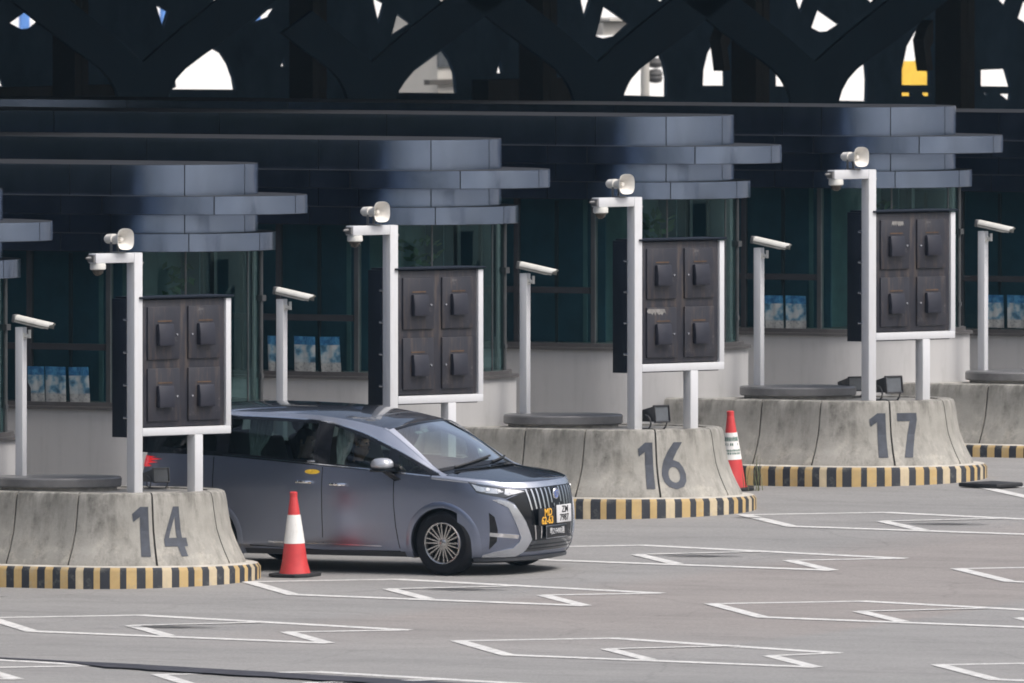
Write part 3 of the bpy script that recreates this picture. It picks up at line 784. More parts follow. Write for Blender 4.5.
def booth(i):
    p=SB*i+Vector((.055,0,-.025))
    if i==4: p.z-=.165
    if i==5: p.z-=.52
    e=empty('toll_booth',p,label=BLAB[i],cat='toll booth',group='dark blue toll booths')
    back=-16
    W=Matrix.Identity(4)
    # wall and sill
    mb=MB(); P=[(x,y) for x,y,_,_ in upl(1.32,1.30,back)]; mb.prism(P,.15,1.575); mb.build('base_wall',M['booth_wall'],e,angle=30)
    mb=MB(); P=[(x,y) for x,y,_,_ in upl(1.36,1.335,back)]; mb.prism(P,1.578,1.61)
    P=[(x,y) for x,y,_,_ in upl(1.27,1.25,back)]; mb.prism(P,1.61,1.66); mb.build('sill',M['sill'],e,angle=30)
    mb=MB(); P=[(x,y) for x,y,_,_ in upl(1.10,1.08,back)]; mb.prism(P,1.60,1.63); mb.build('floor',M['booth_int'],e,angle=30)
    # panes
    def pane(pts,z0,z1,mat=M['booth_glass'],nm='window_pane'):
        mb=MB(); mb.grid([[(x,y,z) for x,y in pts] for z in (z0,z1)]); return mb.build(nm,mat,e)
    def EL(r,t): return (BX+r*math.cos(R(t)),r*math.sin(R(t)))
    G=1.18
    for a0,a1 in ((-90,-45),(-45,0),(0,45),(45,90)):
        pane([EL(G,a0+(a1-a0)*k/10) for k in range(11)],1.66,3.43)
    for t in (-45,0,45): 
        mb=MB(); x,y=EL(G+.004,t); mb.cyl((x,y,1.66),(x,y,3.43),.011,n=8); mb.build('glass_joint',M['mullion_l'],e)
    for t in (18,):
        mb=MB(); x,y=EL(G+.02,t); mb.cyl((x,y,1.62),(x,y,3.43),.025,n=10); mb.box((x,y,2.86),(.09,.09,.07)); mb.box((x,y,1.95),(.05,.05,.05)); mb.build('mullion',M['mullion_l'],e)
    mb=MB(); x,y=EL(G-.10,28); mb.box((x,y,2.54),(.05,.05,1.78)); mb.build('corner_post',M['mullion'],e)
    # side glazing: framed bays 1.08 m long, each with a transom, a centre bar and a blind behind
    bay=1.08
    for s in (-1,1):
        y=s*G
        nb=4 if s<0 else 2
        for k in range(nb):
            x1=BX-k*bay; x0=x1-bay
            pane([(x0,y),(x1,y)],1.66,3.43)
            mb=MB(); mb.box((x0,y,2.545),(.06,.07,1.77)); mb.build('mullion',M['mullion'],e)
            mb=MB(); mb.box(((x0+x1)/2,y,2.305),(bay-.062,.06,.075)); mb.build('transom',M['mullion'],e)
            mb=MB(); mb.box(((x0+x1)/2,y-s*.03,2.80),(.04,.03,1.2)); mb.box(((x0+x1)/2,y-s*.03,1.96),(.025,.03,.6)); mb.build('centre_bar',M['mullion'],e)
        mb=MB(); mb.box((BX+.01,y,2.545),(.055,.075,1.77)); mb.build('mullion',M['mullion_l'],e)
        if nb: 
            mb=MB(); mb.box(((back+BX-nb*bay)/2,y,2.545),(-(back-BX+nb*bay)-.06,.06,1.77)); mb.build('side_panel',M['panel'],e)
        mb=MB(); mb.box((BX-nb*bay/2-.1,s*(G-.30),2.545),(nb*bay+.2,.02,1.76)); mb.build('blind',M['booth_blind'],e)
    # inside: counter, rear wall, monitor, plant
    mb=MB(); mb.box((BX-.28,0,2.52),(.06,1.8,1.82)); mb.build('partition',M['booth_back'],e)
    mb=MB(); P=[(BX+.75*math.cos(R(t)),.75*math.sin(R(t))) for t in range(-70,71,10)]+[(BX+.35*math.cos(R(t)),.35*math.sin(R(t))) for t in range(70,-71,-10)]
    mb.prism(P,2.28,2.33); mb.build('counter',M['booth_desk'],e)
    mb=MB(); mb.box((BX+.30,-.25,2.60),(.05,.42,.36)); mb.box((BX+.28,-.25,2.36),(.1,.12,.12)); mb.box((BX+.30,.45,2.52),(.06,.3,.3)); mb.build('monitor',M['interior'],e,bevel=.008)
    mb=MB(); 
    rg=random.Random(i)
    for q in range(60):
        c=Vector((BX+.1+rg.uniform(-.12,.12),.15+rg.uniform(-.3,.3),2.75+rg.uniform(-.25,.45))); d=Vector((rg.uniform(-1,1),rg.uniform(-1,1),rg.uniform(-.2,1))).normalized()*.16; s2=d.orthogonal().normalized()*.035
        mb.add([c,c+d*.5+s2,c+d,c+d*.5-s2],[(0,1,2,3)])
    mb.build('foliage',M['booth_plant'],e)
    # canopy rings and drums
    band(e,'lower_ring',1.345,1.345,back,3.43,3.635,True,True)
    band(e,'lower_drum',1.14,1.14,back,3.63,3.865)
    band(e,'upper_ring',1.83,1.345,back,3.865,4.075,True,True)
    band(e,'upper_drum',1.14,1.14,back,4.07,4.435,False,True)
    return e
for i in range(-1,6): booth(i)
def poster(i,x0,x1,z,k,label,tilt=0):
    p=SB*i+Vector((.055,0,-.025))
    if i==4: p.z-=.165
    if i==5: p.z-=.52
    w=x1-x0; h=.42
    mb=MB(); n=6
    mb.grid([[(-w/2+w*a/n,.006*math.sin(a*1.9+k)-.004*b,-h/2+h*b/n) for a in range(n+1)] for b in range(n+1)])
    o=mb.build('poster',M['poster%d'%(k%4)],loc=(p.x+(x0+x1)/2,p.y-1.207,p.z+z),smooth=True)
    o.rotation_euler=(0,R(tilt),0); tag(o,label,'poster','blue and white posters in the booth windows')
PD={1:[(-4.16,-3.93),(-3.92,-3.64),(-3.59,-3.32)],2:[(-4.29,-4.12),(-3.92,-3.63),(-3.55,-3.28)],4:[(-3.83,-3.57),(-3.53,-3.24)],5:[(-3.75,-3.51),(-3.46,-3.2)]}
PLB={1:['blue poster leftmost of three at the far left, beside the camera pole','blue poster in the middle of three between island 14 camera pole and cabinet','blue poster rightmost of three just left of the island 14 cabinet'],
2:['narrow blue poster left of the camera pole above the car roof','blue poster just right of the camera pole above the car roof','torn edged blue poster rightmost of three above the car roof'],
4:['creased blue poster beside the camera pole of island 17','whitish torn poster just left of the island 17 cabinet'],
5:['blue poster beside the rightmost camera pole','rightmost blue poster touching the right edge']}
for i,L in PD.items():
    for k,(a,b) in enumerate(L): poster(i,a,b,1.86+(.01 if i==2 else 0)+(-.0 if i!=5 else .03),k+i,PLB[i][k],[0,1,-1.5][k])

# ------------------------------------------------------------------ roof structure over the plaza
st=empty('plaza_roof',(-26,52,0),label='dark flat roof spanning over the toll booths',cat='roof')
mb=MB(); mb.box((0,0,8.3),(39,196,.6)); mb.build('roof_slab',M['roof'],st)
CAM=Vector((108.77311522512446,-179.68692570382302,9.0))
PH=.02995; FP=18480.
def ray(px,py):
    a=(px-512)/FP; b=(341.5-py)/FP; th=R(30)
    d=math.cos(PH)+b*math.sin(PH); z=-math.sin(PH)+b*math.cos(PH)
    return Vector((a*math.cos(th)-d*math.sin(th),a*math.sin(th)+d*math.cos(th),z))
def atX(px,py,X):
    v=ray(px,py); return CAM+v*((X-CAM.x)/v.x)
# perforated steel screen at the back of the roof: real plate with arched openings
SX=-40.0
HO=[[(175,77),(213,48),(222,53),(229,64),(234,78),(236,89.5),(172,89.2),(176,87)],
[(398,92.5),(405,82),(414,71),(425,63),(443,50),(450,60),(455,73),(457,93)],
[(624,95),(629,83),(637,71),(648,61),(659,52),(664,62),(667,77),(667,96.5)],
[(839,100.5),(843,88),(850,73),(863,56),(866.5,66),(867.5,80),(867,101)],
[(703,85.5),(703.5,70),(708,52),(716,40),(725,30),(725.7,85.5)],
[(776,86),(776,71),(792,71),(797.5,86.5)],
[(902,85),(902,70),(907,46),(915,32),(930,17),(930,85)],
[(981,86),(981,70),(1006,69),(1011,86.5)],
[(156,4),(169,11.5),(163.5,29.5)],[(373,-3),(385,3.5),(379,25)],[(397.5,13.5),(411.5,23.5),(391.5,36.5)],
[(580,-4),(592,-4),(585,19.5)],[(604,5.5),(630,23.5),(616,36),(604,38.5),(596,36)],[(795,-4),(807,-4),(800.5,13.5)],
[(818,9),(840,24.5),(830,31),(820,32),(811.5,27.5)],[(996,-4),(1010,-4),(1005,6.5)],[(1024,0),(1018,18),(1030,26),(1040,10)],
[(10,23),(27.5,10.5),(39,22),(32,28),(22,29.5)],[(-14,70),(0,73),(4.5,86),(-20,86)],[(253,23),(268,10),(276,7.5),(270,17)],
[(866,-3),(878,-3),(872,4)],[(655,-3),(667,-3),(662,3)],[(437,-3),(449,-3),(443,3)],[(210,-3),(222,-3),(216,1.5)],
[(902,92.7),(912,92.7),(912,96),(902,96)],[(922,92.7),(931,92.7),(931,96),(924,96)],[(937,93),(948,93),(948,95.6),(937,95.6)],[(963,93),(970,93),(968,96.5),(963,96)],[(984,93),(988,93),(986,96.5)],[(1000,94),(1011,94),(1010,102),(1004,97)],
[(56,81),(62,81),(62,86),(56,86)],[(49,82),(52,82),(51,86)],[(281,67),(284,57),(286,66)],[(497,73),(500,59),(503,73)]]
loops=[]
for h in HO:
    L=[]
    for px,py in h:
        q=atX(px,py,SX); L.append((q.y,q.z))
    loops.append(L)
outer=[(38,-.5),(112,-.5),(112,8.0),(38,8.0)]
vs,fs=patch([outer]+loops,(1.2,.8))
mb=MB(); th=.06
mb.add([(SX,y,z) for y,z in vs],fs)
n0=len(mb.v); mb.v+=[(SX-th,y,z) for y,z in vs]; mb.f+=[tuple(n0+i for i in reversed(f)) for f in fs]; mb.m+=[0]*len(fs)
ed={}
for f in fs:
    for a,b in zip(f,f[1:]+f[:1]): ed[(a,b)]=1
for (a,b) in list(ed):
    if (b,a) not in ed: mb.f.append((b,a,n0+a,n0+b)); mb.m.append(0)
o=mb.build('lattice_screen',M['lattice_b'],merge=False,smooth=False); tag(o,'dark steel lattice screen with arched openings showing the bright sky behind','lattice screen')
# branching columns in front of it
def ycol(px,label,arms):
    X=-30.0; c=atX(px,100,X)
    e=empty('branching_column',(X,c.y,gz(c.y)),label=label,cat='column',group='branching roof columns')
    def loc(a,b):
        q=atX(px+a,b,X); return Vector((0,q.y-c.y,q.z-gz(c.y)))
    DP=.05
    def plate(pts,nm):
        mb=MB(); L=[]
        for a_,b_ in pts:
            q=loc(a_,b_); L.append((q.y,q.z))
        mb.prism(L,-DP/2,DP/2,0,Matrix(((0,0,1,0),(1,0,0,0),(0,1,0,0),(0,0,0,1))))
        return mb.build(nm,M['lattice'],e,angle=20)
    low=[(24,100),(27,90),(33,79),(42,69),(56,58),(72,47),(100,26),(150,-14)]
    upp=[(0,62),(20,44),(40,27),(60,11),(80,-5),(120,-38)]
    plate([(-24,330),(24,330),(24,100),(-.05,88),(-24,100)],'trunk')
    plate(low+upp[::-1]+[(0,88)],'right_branch')
    if 'l' in arms: lo=[(24,100),(27,90),(33,79),(42,69),(56,58),(72,47),(90,33)]; up=[(0,62),(20,44),(40,27),(60,11)]
    else: lo,up=low,upp
    plate([(-a_,b_) for a_,b_ in lo+up[::-1]]+[(-.1,88)],'left_branch')
    return e
for px,lb,ar in ((142,'branching navy column above the booth behind island 14 cabinet','RL'),(371,'branching navy column above the booth over the car','RLl'),(597,'branching navy column above the booth behind island 16 cabinet','RL'),(814,'branching navy column above the booth behind island 17 cabinet','RL')):
    ycol(px,lb,ar)
# brownish box columns behind the branches
for p0,p1,top,lb in ((929,981,-5,'brown grey box column at the upper right between two bright openings'),(726,775,-5,'brown grey box column right of centre beside a slanted bracket'),(514,562,-5,'brown grey box column at the upper middle'),(285,331,-5,'brown grey box column left of the middle arch'),(49,92,-5,'leftmost brown grey box column at the upper left')):
    X=-36; a=atX((p0+p1)/2,60,X); e=empty('box_column',(X,a.y,gz(a.y)),label=lb,cat='column',group='brown grey box columns')
    mb=MB(); wd=(p1-p0)/80/1.366; mb.box((0,0,4),(wd,wd,8)); mb.box((wd/2+.002,0,4),(.02,.012,8)); mb.build('shaft',M['pillar'],e)
    if p0>700:
        mb=MB(); q=lambda x,y:(lambda v:(v.y-a.y,v.z-gz(a.y)))(atX(p0+x,y,X-.3))
        L=[q(-1,20),q(-1,42),q(-4,48),q(-1,70),q(-7,71),q(-11,40),q(-6,26)]
        mb.prism([(y,z) for y,z in L],-.10,.10,0,Matrix(((0,0,1,-.3),(1,0,0,0),(0,1,0,0),(0,0,0,1)))); mb.build('bracket',M['bracket'],e,smooth=False)
# rear ledges of the roof structure below the openings
for k,(pa,pb,yy,lb) in enumerate(((-20,110,88,'low rear ledge under the leftmost openings'),(480,570,80,'low rear ledge between the two middle arches'))):
    a=atX(pa,yy,-38); b=atX(pb,yy,-38); mb=MB(); mb.box((-38,(a.y+b.y)/2,a.z-.6),(.3,b.y-a.y,1.2)); tag(mb.build('roof_ledge',M['pillar']),lb,'ledge')

# ------------------------------------------------------------------ what shows through the openings
wb=empty('sky_stand_in',(-78,140,0),label='added white wall standing in for the bright sky behind the arched openings',cat='building')  # plain white wall added where bright sky would show
mb=MB(); mb.box((-6,0,4),(12,200,16)); mb.build('wall',M['facade'],wb)
for px in (27.5,):
    a=atX(px,20,-77.9); mb=MB(); mb.box((.03,a.y-140,4),(.06,.30,15.9)); mb.build('blue_panel',M['blue_stripe'],wb)
for px,wd in ((166.5,.16),(258,.35)):
    a=atX(px,20,-77.9); mb=MB(); mb.box((.03,a.y-140,4),(.06,wd,15.9)); mb.build('blue_panel',M['blue_stripe'],wb)
gb=empty('grey_building',(-70,atX(441,70,-70).y,0),label='weathered grey building seen through the second arch',cat='building')
mb=MB(); mb.box((-.6,.42,4),(1.2,1.1,14)); mb.build('wall',M['facade_grey'],gb)
z=atX(441,62,-70).z; z2=atX(441,82,-70).z
mb=MB(); mb.box((.02,.30,z+.3),(.05,.9,.8)); mb.build('window',M['facade_win'],gb)
mb=MB(); mb.box((.06,.2,z2),(.12,1.7,.10)); mb.build('cornice',M['pillar'],gb)
a=atX(916,75,-66); z0=atX(916,61,-66).z
yb=empty('yellow_panel',(-66,a.y,0),label='yellow hoarding glimpsed through the opening left of the right box column',cat='hoarding')
mb=MB(); mb.box((-.1,.35,z0/2),(.2,1.9,z0)); mb.build('board',M['yellow'],yb)
a=atX(793,80,-66); z0=atX(793,71,-66).z
y2=empty('yellow_panel',(-66,a.y,0),label='small yellow hoarding glimpsed beside the right hand slanted opening',cat='hoarding')
mb=MB(); mb.add([(0,-.15,0),(0,.5,0),(0,.5,z0),(0,.05,z0),(-.2,-.15,0),(-.2,.5,0),(-.2,.5,z0),(-.2,.05,z0)],[(0,1,2,3),(7,6,5,4),(0,3,7,4),(1,5,6,2),(3,2,6,7),(0,4,5,1)]); mb.build('board',M['yellow'],y2)
a=atX(645,70,-62)
lm=empty('light_mast',(-62,a.y,0),label='pale light mast with dark lamp clusters seen through the third arch',cat='light mast')
mb=MB(); mb.cyl((0,0,0),(0,0,9),.085,.08); mb.build('mast',M['facade_grey'],lm)
mb=MB()
for py in (63,74,78):
    zz=atX(646,py,-62).z; mb.lathe([(.001,-.1),(.11,-.08),(.14,.0),(.10,.08),(.001,.1)],(.1,.22,zz),14)
mb.build('lamp_cluster',M['bracket'],lm)
a=atX(614,28,-64)
bl=empty('concrete_beam',(-64,a.y,0),label='grey concrete beam seen through the upper middle opening',cat='beam')
mb=MB(); mb.box((0,0,a.z),(1,2.6,.24)); mb.box((.05,0,a.z+.17),(1.2,2.6,.05)); mb.build('span',M['facade_grey'],bl)
mb=MB(); mb.box((-.1,-2.4,a.z/2),(.8,1.0,a.z)); mb.build('pier',M['facade_grey'],bl)

# ------------------------------------------------------------------ cones, mat, weeds
def cone(loc,label,lean=0,face=0):
    c=empty('traffic_cone',loc,(math.atan(K),lean,face),label,'traffic cone','red and white traffic cones')
    mb=MB(); n=8; L=[]
    for k in range(4):
        for t in (-15,15): 
            a=R(45+90*k+t); L.append((.30*math.cos(a),.30*math.sin(a)))
    mb.prism(L,0,.035); mb.build('base',M['rubber'],c,bevel=.008)
    def r(z): return .165-(.165-.036)*(z-.03)/.92 + (.015 if z<.06 else 0)
    def ring(z0,z1,o=0,nm='body',m=None,cap=False):
        mb=MB(); Z=[z0+(z1-z0)*k/8 for k in range(9)]
        pr=[(r(z)+o,z) for z in Z]
        if cap: pr+=[(r(z1)*.9,z1+.008),(.001,z1+.008)]
        mb.lathe(pr,n=36,close=not cap); return mb.build(nm,m,c,angle=40)
    ring(.03,.95,0,'body',M['cone_red'],True)
    sl=ring(.375,.70,.004,'sleeve',M['cone_white'])
    mb=MB(); mb.lathe([(.044,.90),(.044,.955),(.030,.962),(.001,.962)],n=24,close=False); mb.build('cap',M['cone_red'],c)
    return c,sl,r
cone((1.59,1.02,gz(1.02)+.004),'red and white cone standing in front of the grey car')
c2,sl,rr=cone((-.80,15.45,gz(15.45)+.004),'leaning red cone with printed white sleeve behind the nose of island 16',R(2.5),R(-60))
mb=MB()
rg=random.Random(4)
for row,(z,h) in enumerate(((.60,.055),(.545,.035),(.475,.026),(.44,.026))):
    a=-60
    while a<60:
        w=rg.uniform(5,11)
        if not(row==1 and rg.random()<.5):
            pts=[(a,z),(a+w*.8,z),(a+w*.8,z+h*rg.uniform(.6,1)),(a+w*.4,z+h),(a,z+h*.8)]
            mb.add([((rr(q)+.007)*math.cos(R(t)),(rr(q)+.007)*math.sin(R(t)),q) for t,q in pts],[(0,1,2,3,4)])
        a+=w+2.5
mb.build('lettering',M['cone_green'],sl)
mb=MB(); L=[(-.36,-.22),(.30,-.27),(.38,.13),(-.20,.25)]
mb.prism(L,0,.05); o=mb.build('rubber_mat',M['rubber'],loc=(2.02,16.85,gz(16.85)+.012),bevel=.015); o.rotation_euler=(math.atan(K),0,R(-12)); tag(o,'black rubber mat lying on the road by the nose of island 17','mat')
w=empty('weed',(-.50,15.45,gz(15.45)),label='thin grass weed growing at the kerb of island 16',cat='weed')
mb=MB()
for q in range(15):
    a=rg.uniform(0,6.3); l=rg.uniform(.18,.46); b=Vector((rg.uniform(-.09,.09),rg.uniform(-.12,.12),0)); t=b+Vector((math.cos(a)*l*.22,math.sin(a)*l*.22,l)); s_=Vector((-math.sin(a),math.cos(a),0))*.006
    m_=(b+t)/2+Vector((0,0,l*.08)); mb.add([b-s_,b+s_,m_+s_,t,m_-s_],[(0,1,2,3,4)])
mb.build('blades',M['weed'],w)
# ------------------------------------------------------------------ the grey people carrier
ZR=[(-4.2,1.70),(-3.9,1.75),(-3.4,1.79),(-2.8,1.812),(-2.2,1.805),(-1.7,1.783),(-1.3,1.738),(-1.0,1.685),(-.80,1.63),(-.45,1.41),(-.12,1.195),(0.05,1.13)]
WR=[(-4.2,.66),(-3.4,.72),(-2.5,.735),(-1.5,.74),(-.8,.745),(-.45,.79),(-.12,.845),(0.05,.865)]
CARX,CARY=3.20,2.54
car=empty('people_carrier',(CARX,CARY,gz(CARY)),(math.atan(K),0,0),'metallic grey people carrier driving out between islands 14 and 16','car')
Z0=.20; WHX=(0.0,-3.11); WZ=.37; AR=.435
def fb(s,z): return body(-s,z)                 # near side, outward winding
def ff(u,z):
    x,y,zz=body(u,z); return (x,-y,zz)         # far side
def top_z(x): return tab(ZT,x)
# body shell: lower body with wheel openings, both sides
us=[i/64 for i in range(64)]+[1+i/180 for i in range(180)]+[2+i/40 for i in range(41)]
mb=MB(); NVV=52
for sgn in (1,-1):
    rows=[]
    for u in us:
        x,_,_=body(u,.8); zt=top_z(x if u>0 else 1.0); r=[]
        for j in range(NVV+1):
            z=Z0+(zt-Z0)*j/NVV; p=body(u,z); r.append((p[0],p[1]*sgn,z))
        rows.append(r)
    b=len(mb.v); k=NVV+1
    for r in rows: mb.v+=r
    for i in range(len(rows)-1):
        for j in range(NVV):
            q=[(b+i*k+j),(b+(i+1)*k+j),(b+(i+1)*k+j+1),(b+i*k+j+1)]
            cx=sum(mb.v[t][0] for t in q)/4; cz=sum(mb.v[t][2] for t in q)/4
            if any((cx-wx)**2+(cz-WZ)**2<AR**2 for wx in WHX) and .9<us[i]: continue
            if cz<Z0+.02 and us[i]<.2: pass
            mb.f.append(tuple(q)); mb.m.append(0)
mb.build('body',M['paint'],car,angle=50)
# bonnet
def hood_edge(u):
    x,_,_=body(u,.8); z=top_z(x); return body(u,z)
mb=MB(); rows=[]; n=28
hu=[i/40 for i in range(0,41)]+[1.012,1.024,1.034]
for u in reversed(hu):
    e=hood_edge(max(u,.002)); x=e[0]
    cr=.10*min(1,max(.25,(1.02-x)/.9))
    rows.append([(x+ (0 if False else .0),e[1]*-t if False else abs(e[1])*t, e[2]+cr*(1-abs(t)**2.2)*min(1,abs(e[1])/.5)) for t in [-1+2*i/n for i in range(n+1)]])
mb.grid(rows); mb.build('bonnet',M['paint_dark'],car,angle=50)
def hoodz(x,y):
    w=abs(body(1.0,1.12)[1]); cr=.10; return top_z(x)+cr*(1-min(1,abs(y)/w)**2.2)
# roof
mb=MB(); rows=[]; n=24; m=60
def roofpt(t,s):
    xf=-.67-.13*s*s; x=xf+(-4.18-xf)*t
    w=tab(WR,min(x,-.80)); zr=tab(ZR,min(x,-.80)); return (x,w*s,zr+.072*(1-abs(s)**2.4))
mb.grid([[roofpt(t/m,-1+2*i/n) for i in range(n+1)] for t in range(m+1)]); mb.build('roof',M['paint_dark'],car,angle=40)
def roofS(s,t): return roofpt(t,s)   # s across first so that the normal points up
# dark glass panel let into the roof and its pale seam
sr=surf_patch(lambda a,b:(lambda p:(p[0],p[1],p[2]))(roofpt(-b,a)),[[(-.80,-.60),(.80,-.60),(.80,-.20),(-.80,-.20)]],.004,(.1,.03)); sr.build('roof_glass',M['black_gloss'],car)
mb=ribbon(lambda a,b:roofpt(-b,a),[(-.92+.0+1.84*i/20,-.125) for i in range(21)],.022,.004); mb.build('roof_seam',M['silver'],car)
# tailgate
mb=MB(); rows=[]
for t in range(13):
    r=[]
    for i in range(25):
        s=-1+2*i/24; a=Vector(roofpt(1,s)); u=2+1*(1-abs(s)) if True else 0
        u=min(3,2.25+.75*(1-abs(s))); x,_,_=body(u,1.0); q=body(u,tab(ZT,x)); bq=Vector((q[0],abs(q[1])*(1 if s>0 else -1),q[2]))
        r.append(a.lerp(bq,t/12)+Vector((-.03*math.sin(math.pi*t/12),0,0)))
    rows.append(r)
mb.grid(rows); mb.build('tailgate',M['black_gloss'],car,angle=50)
# sky reflection put in as a pale strip along the bonnet edge, pillar to lamp
for sgn in (1,-1):
    mb=MB(); rows=[]
    for i in range(31):
        u=1.034-.534*i/30; e=hood_edge(u); p=Vector((e[0],e[1]*sgn,e[2])); o_=Vector((.25 if u<.95 else 0,-sgn,0)).normalized()
        q_=min(1,(30-i)/8+.05); rows.append([p+o_*.006*q_+Vector((0,0,-.03*q_)),p+o_*.012*q_+Vector((0,0,-.004)),p+Vector((0,0,.010*q_)),p-o_*.05*q_+Vector((0,0,.020*q_))])
    mb.grid(rows); mb.build('bonnet_sky_sheen',M['sky_sheen_paint'],car,angle=60)
# greenhouse sides
def gS(x,t): return green(x,t)
def gF(a,t):
    p=green(-a,t); return (p[0],-p[1],p[2])
def t_of(x,z):
    zb=tab(ZT,x); zr=max(tab(ZR,x),zb+.002); return (z-zb)/(zr-zb)
# window outlines as (x, z)
WIN_D=[(-1.50,1.24),(-1.50,1.685),(-1.28,1.635),(-1.08,1.572),(-.88,1.497),(-.70,1.424),(-.70,1.18),(-1.0,1.203),(-1.25,1.219)]
WIN_Q=[(-.60,1.176),(-.60,1.382),(-.38,1.29),(-.06,1.142),(-.3,1.156)]
WIN_S=[(-2.86,1.33),(-2.84,1.74),(-2.3,1.735),(-1.68,1.705),(-1.68,1.258),(-2.2,1.29)]
WIN_R=[(-3.75,1.39),(-3.62,1.715),(-3.2,1.74),(-2.98,1.742),(-2.98,1.345),(-3.3,1.36)]
def par(W): return [(x,t_of(x,z)) for x,z in W]
def blk_top(x): return tab([(-4.2,1.56),(-3.9,1.68),(-3.6,1.733),(-3.0,1.76),(-2.3,1.753),(-1.68,1.722),(-1.45,1.685),(-1.08,1.592),(-.7,1.445),(-.4,1.312),(-.12,1.178),(.05,1.112)],x)
for sgn,nm in ((1,'near'),(-1,'far')):
    mb=MB(); gx=[-4.22+i*.0205 for i in range(208)]; gx=[x for x in gx if x<.03]
    T=40; wins=[par(WIN_D),par(WIN_Q),par(WIN_S),par(WIN_R)]
    b=len(mb.v); k=T+1
    for x in gx:
        for j in range(k):
            p=green(x,j/T); mb.v.append((p[0],p[1]*sgn,p[2]))
    for i in range(len(gx)-1):
        for j in range(T):
            xc=(gx[i]+gx[i+1])/2; tc=(j+.5)/T
            if any(inside([w_],xc,tc) for w_ in wins): continue
            zc=green(xc,tc)[2]
            mb.f.append((b+i*k+j,b+(i+1)*k+j,b+(i+1)*k+j+1,b+i*k+j+1)); mb.m.append(1 if zc<blk_top(xc) else 0)
    mb.build('side_frame',[M['sky_sheen_paint'],M['black_gloss']],car,angle=50)  # band above the windows takes the painted sky sheen
    S_=gS if sgn==1 else (lambda a,t: gF(a,t))
    f=(lambda W:[(x,t) for x,t in par(W)]) if sgn==1 else (lambda W:[(-x,t) for x,t in par(W)])
    for W,mt in ((WIN_D,'car_glass'),(WIN_Q,'car_glass'),(WIN_S,'car_glass_p'),(WIN_R,'car_glass_p')):
        g=surf_patch(S_,[f(W)],.001,(.08,.15)).build('side_window',M[mt],car)
        P=f(W); P=P+[P[0]]; ribbon(S_,dens(P,6),.035,.004).build('window_seal',M['black_gloss'],g,merge=False)
    # chrome line over the windows and along the belt
    L=[(x,t_of(x,blk_top(x)+.004)) for x in [-3.6+i*.06 for i in range(64)] if x<-.02]; L=L if sgn==1 else [(-x,t) for x,t in L]
    ribbon(S_,L,.014,.007).build('upper_chrome_strip',M['chrome'],car)
    L=[(x,.03) for x in [-2.9+i*.06 for i in range(50)] if x<-.14]; L=L if sgn==1 else [(-x,t) for x,t in L]
    ribbon(S_,L,.012,.007).build('belt_chrome_strip',M['chrome'],car)
    # windscreen pillar cover, with the sky reflection put into its pale colour
    mb=MB(); ring=[]
    for i in range(25):
        x=-.85+i*.0375; p=Vector(green(min(x,.03),1.0)); p.y*=sgn; o_=Vector((0,-sgn*1.0,.35)).normalized(); d_=Vector((.42,0,.9)).normalized()
        ring.append([p+o_*.003+Vector((-.045,0,-.04)),p+o_*.008+Vector((-.012,0,-.004)),p+Vector((.006,sgn*.006,.007)),p+Vector((.02,sgn*.03,-.004))])
    mb.grid(ring); mb.build('windscreen_pillar',M['sky_sheen_paint'],car,angle=60)
# windscreen
def ws(s,t):
    a=Vector((.15-.27*s*s,.835*s,1.222-.052*s*s)); b=Vector(roofpt(0,s)); p=a.lerp(b,t)
    n=Vector((.45,0,.9)); return tuple(p+n*.05*math.sin(math.pi*t)*(1-s*s))
mb=MB(); mb.grid([[ws(-1+2*i/24,t/16) for i in range(25)] for t in range(17)]); wsd=mb.build('windscreen',M['screen_glass'],car,angle=60)
mb=MB(); mb.grid([[tuple(Vector(ws(-1+2*i/24,t))+Vector((.45,0,.9))*.003) for i in range(25)] for t in (.955,.98,1.0)]); mb.build('top_band',M['black_gloss'],wsd)
mb=MB(); mb.grid([[tuple(Vector(ws(-1+2*i/24,t))+Vector((.45,0,.9))*.003) for i in range(25)] for t in (0,.03,.06)]); mb.build('lower_band',M['black_gloss'],wsd)
for sgn in (1,-1):
    mb=MB(); mb.grid([[tuple(Vector(ws(sgn*(s0+(1-s0)*k/5),t/14))+Vector((.45,sgn*.12,.9))*.006) for k in range(6)] for t,s0 in [(t,.975-.075*(t/14)) for t in range(15)]]); mb.build('windscreen_pillar',M['sky_sheen_paint'],car,angle=60)  # pillar strip, its sky sheen painted on
mb=MB(); mb.grid([[(ws(s,0)[0]+.0+.10*k_,ws(s,0)[1],hoodz(min(ws(s,0)[0]+.1*k_,.3),ws(s,0)[1])+.012-.01*k_) for s in [-1+2*i/20 for i in range(21)]] for k_ in (-.3,0,.5,1)]); mb.build('cowl',M['black_gloss'],car)
for s0,s1 in ((-.05,.80),(-.75,.05)):
    mb=MB(); P=[]
    for i in range(9):
        s=s0+(s1-s0)*i/8; q=Vector(ws(s,.015+.10*i/8)); P.append(q+Vector((.012,0,.018)))
    mb.tube(P,.012,6); mb.build('wiper',M['rubber'],car)
mb=MB(); q=Vector(ws(0,.88)); mb.box(tuple(q+Vector((-.06,0,-.05))),(.06,.22,.07)); mb.build('rear_view_mirror',M['interior'],car,bevel=.01)
mb=MB()
for s in (-.62,-.48): 
    for dt in (0,):
        mb.add([tuple(Vector(ws(s+a,.80+dt+c))+Vector((-.45,0,-.9))*.004) for a,c in ((-.05,-.03),(.05,-.03),(.05,.03),(-.05,.03))],[(0,1,2,3)])
mb.build('windscreen_permit',M['curtain'],wsd)
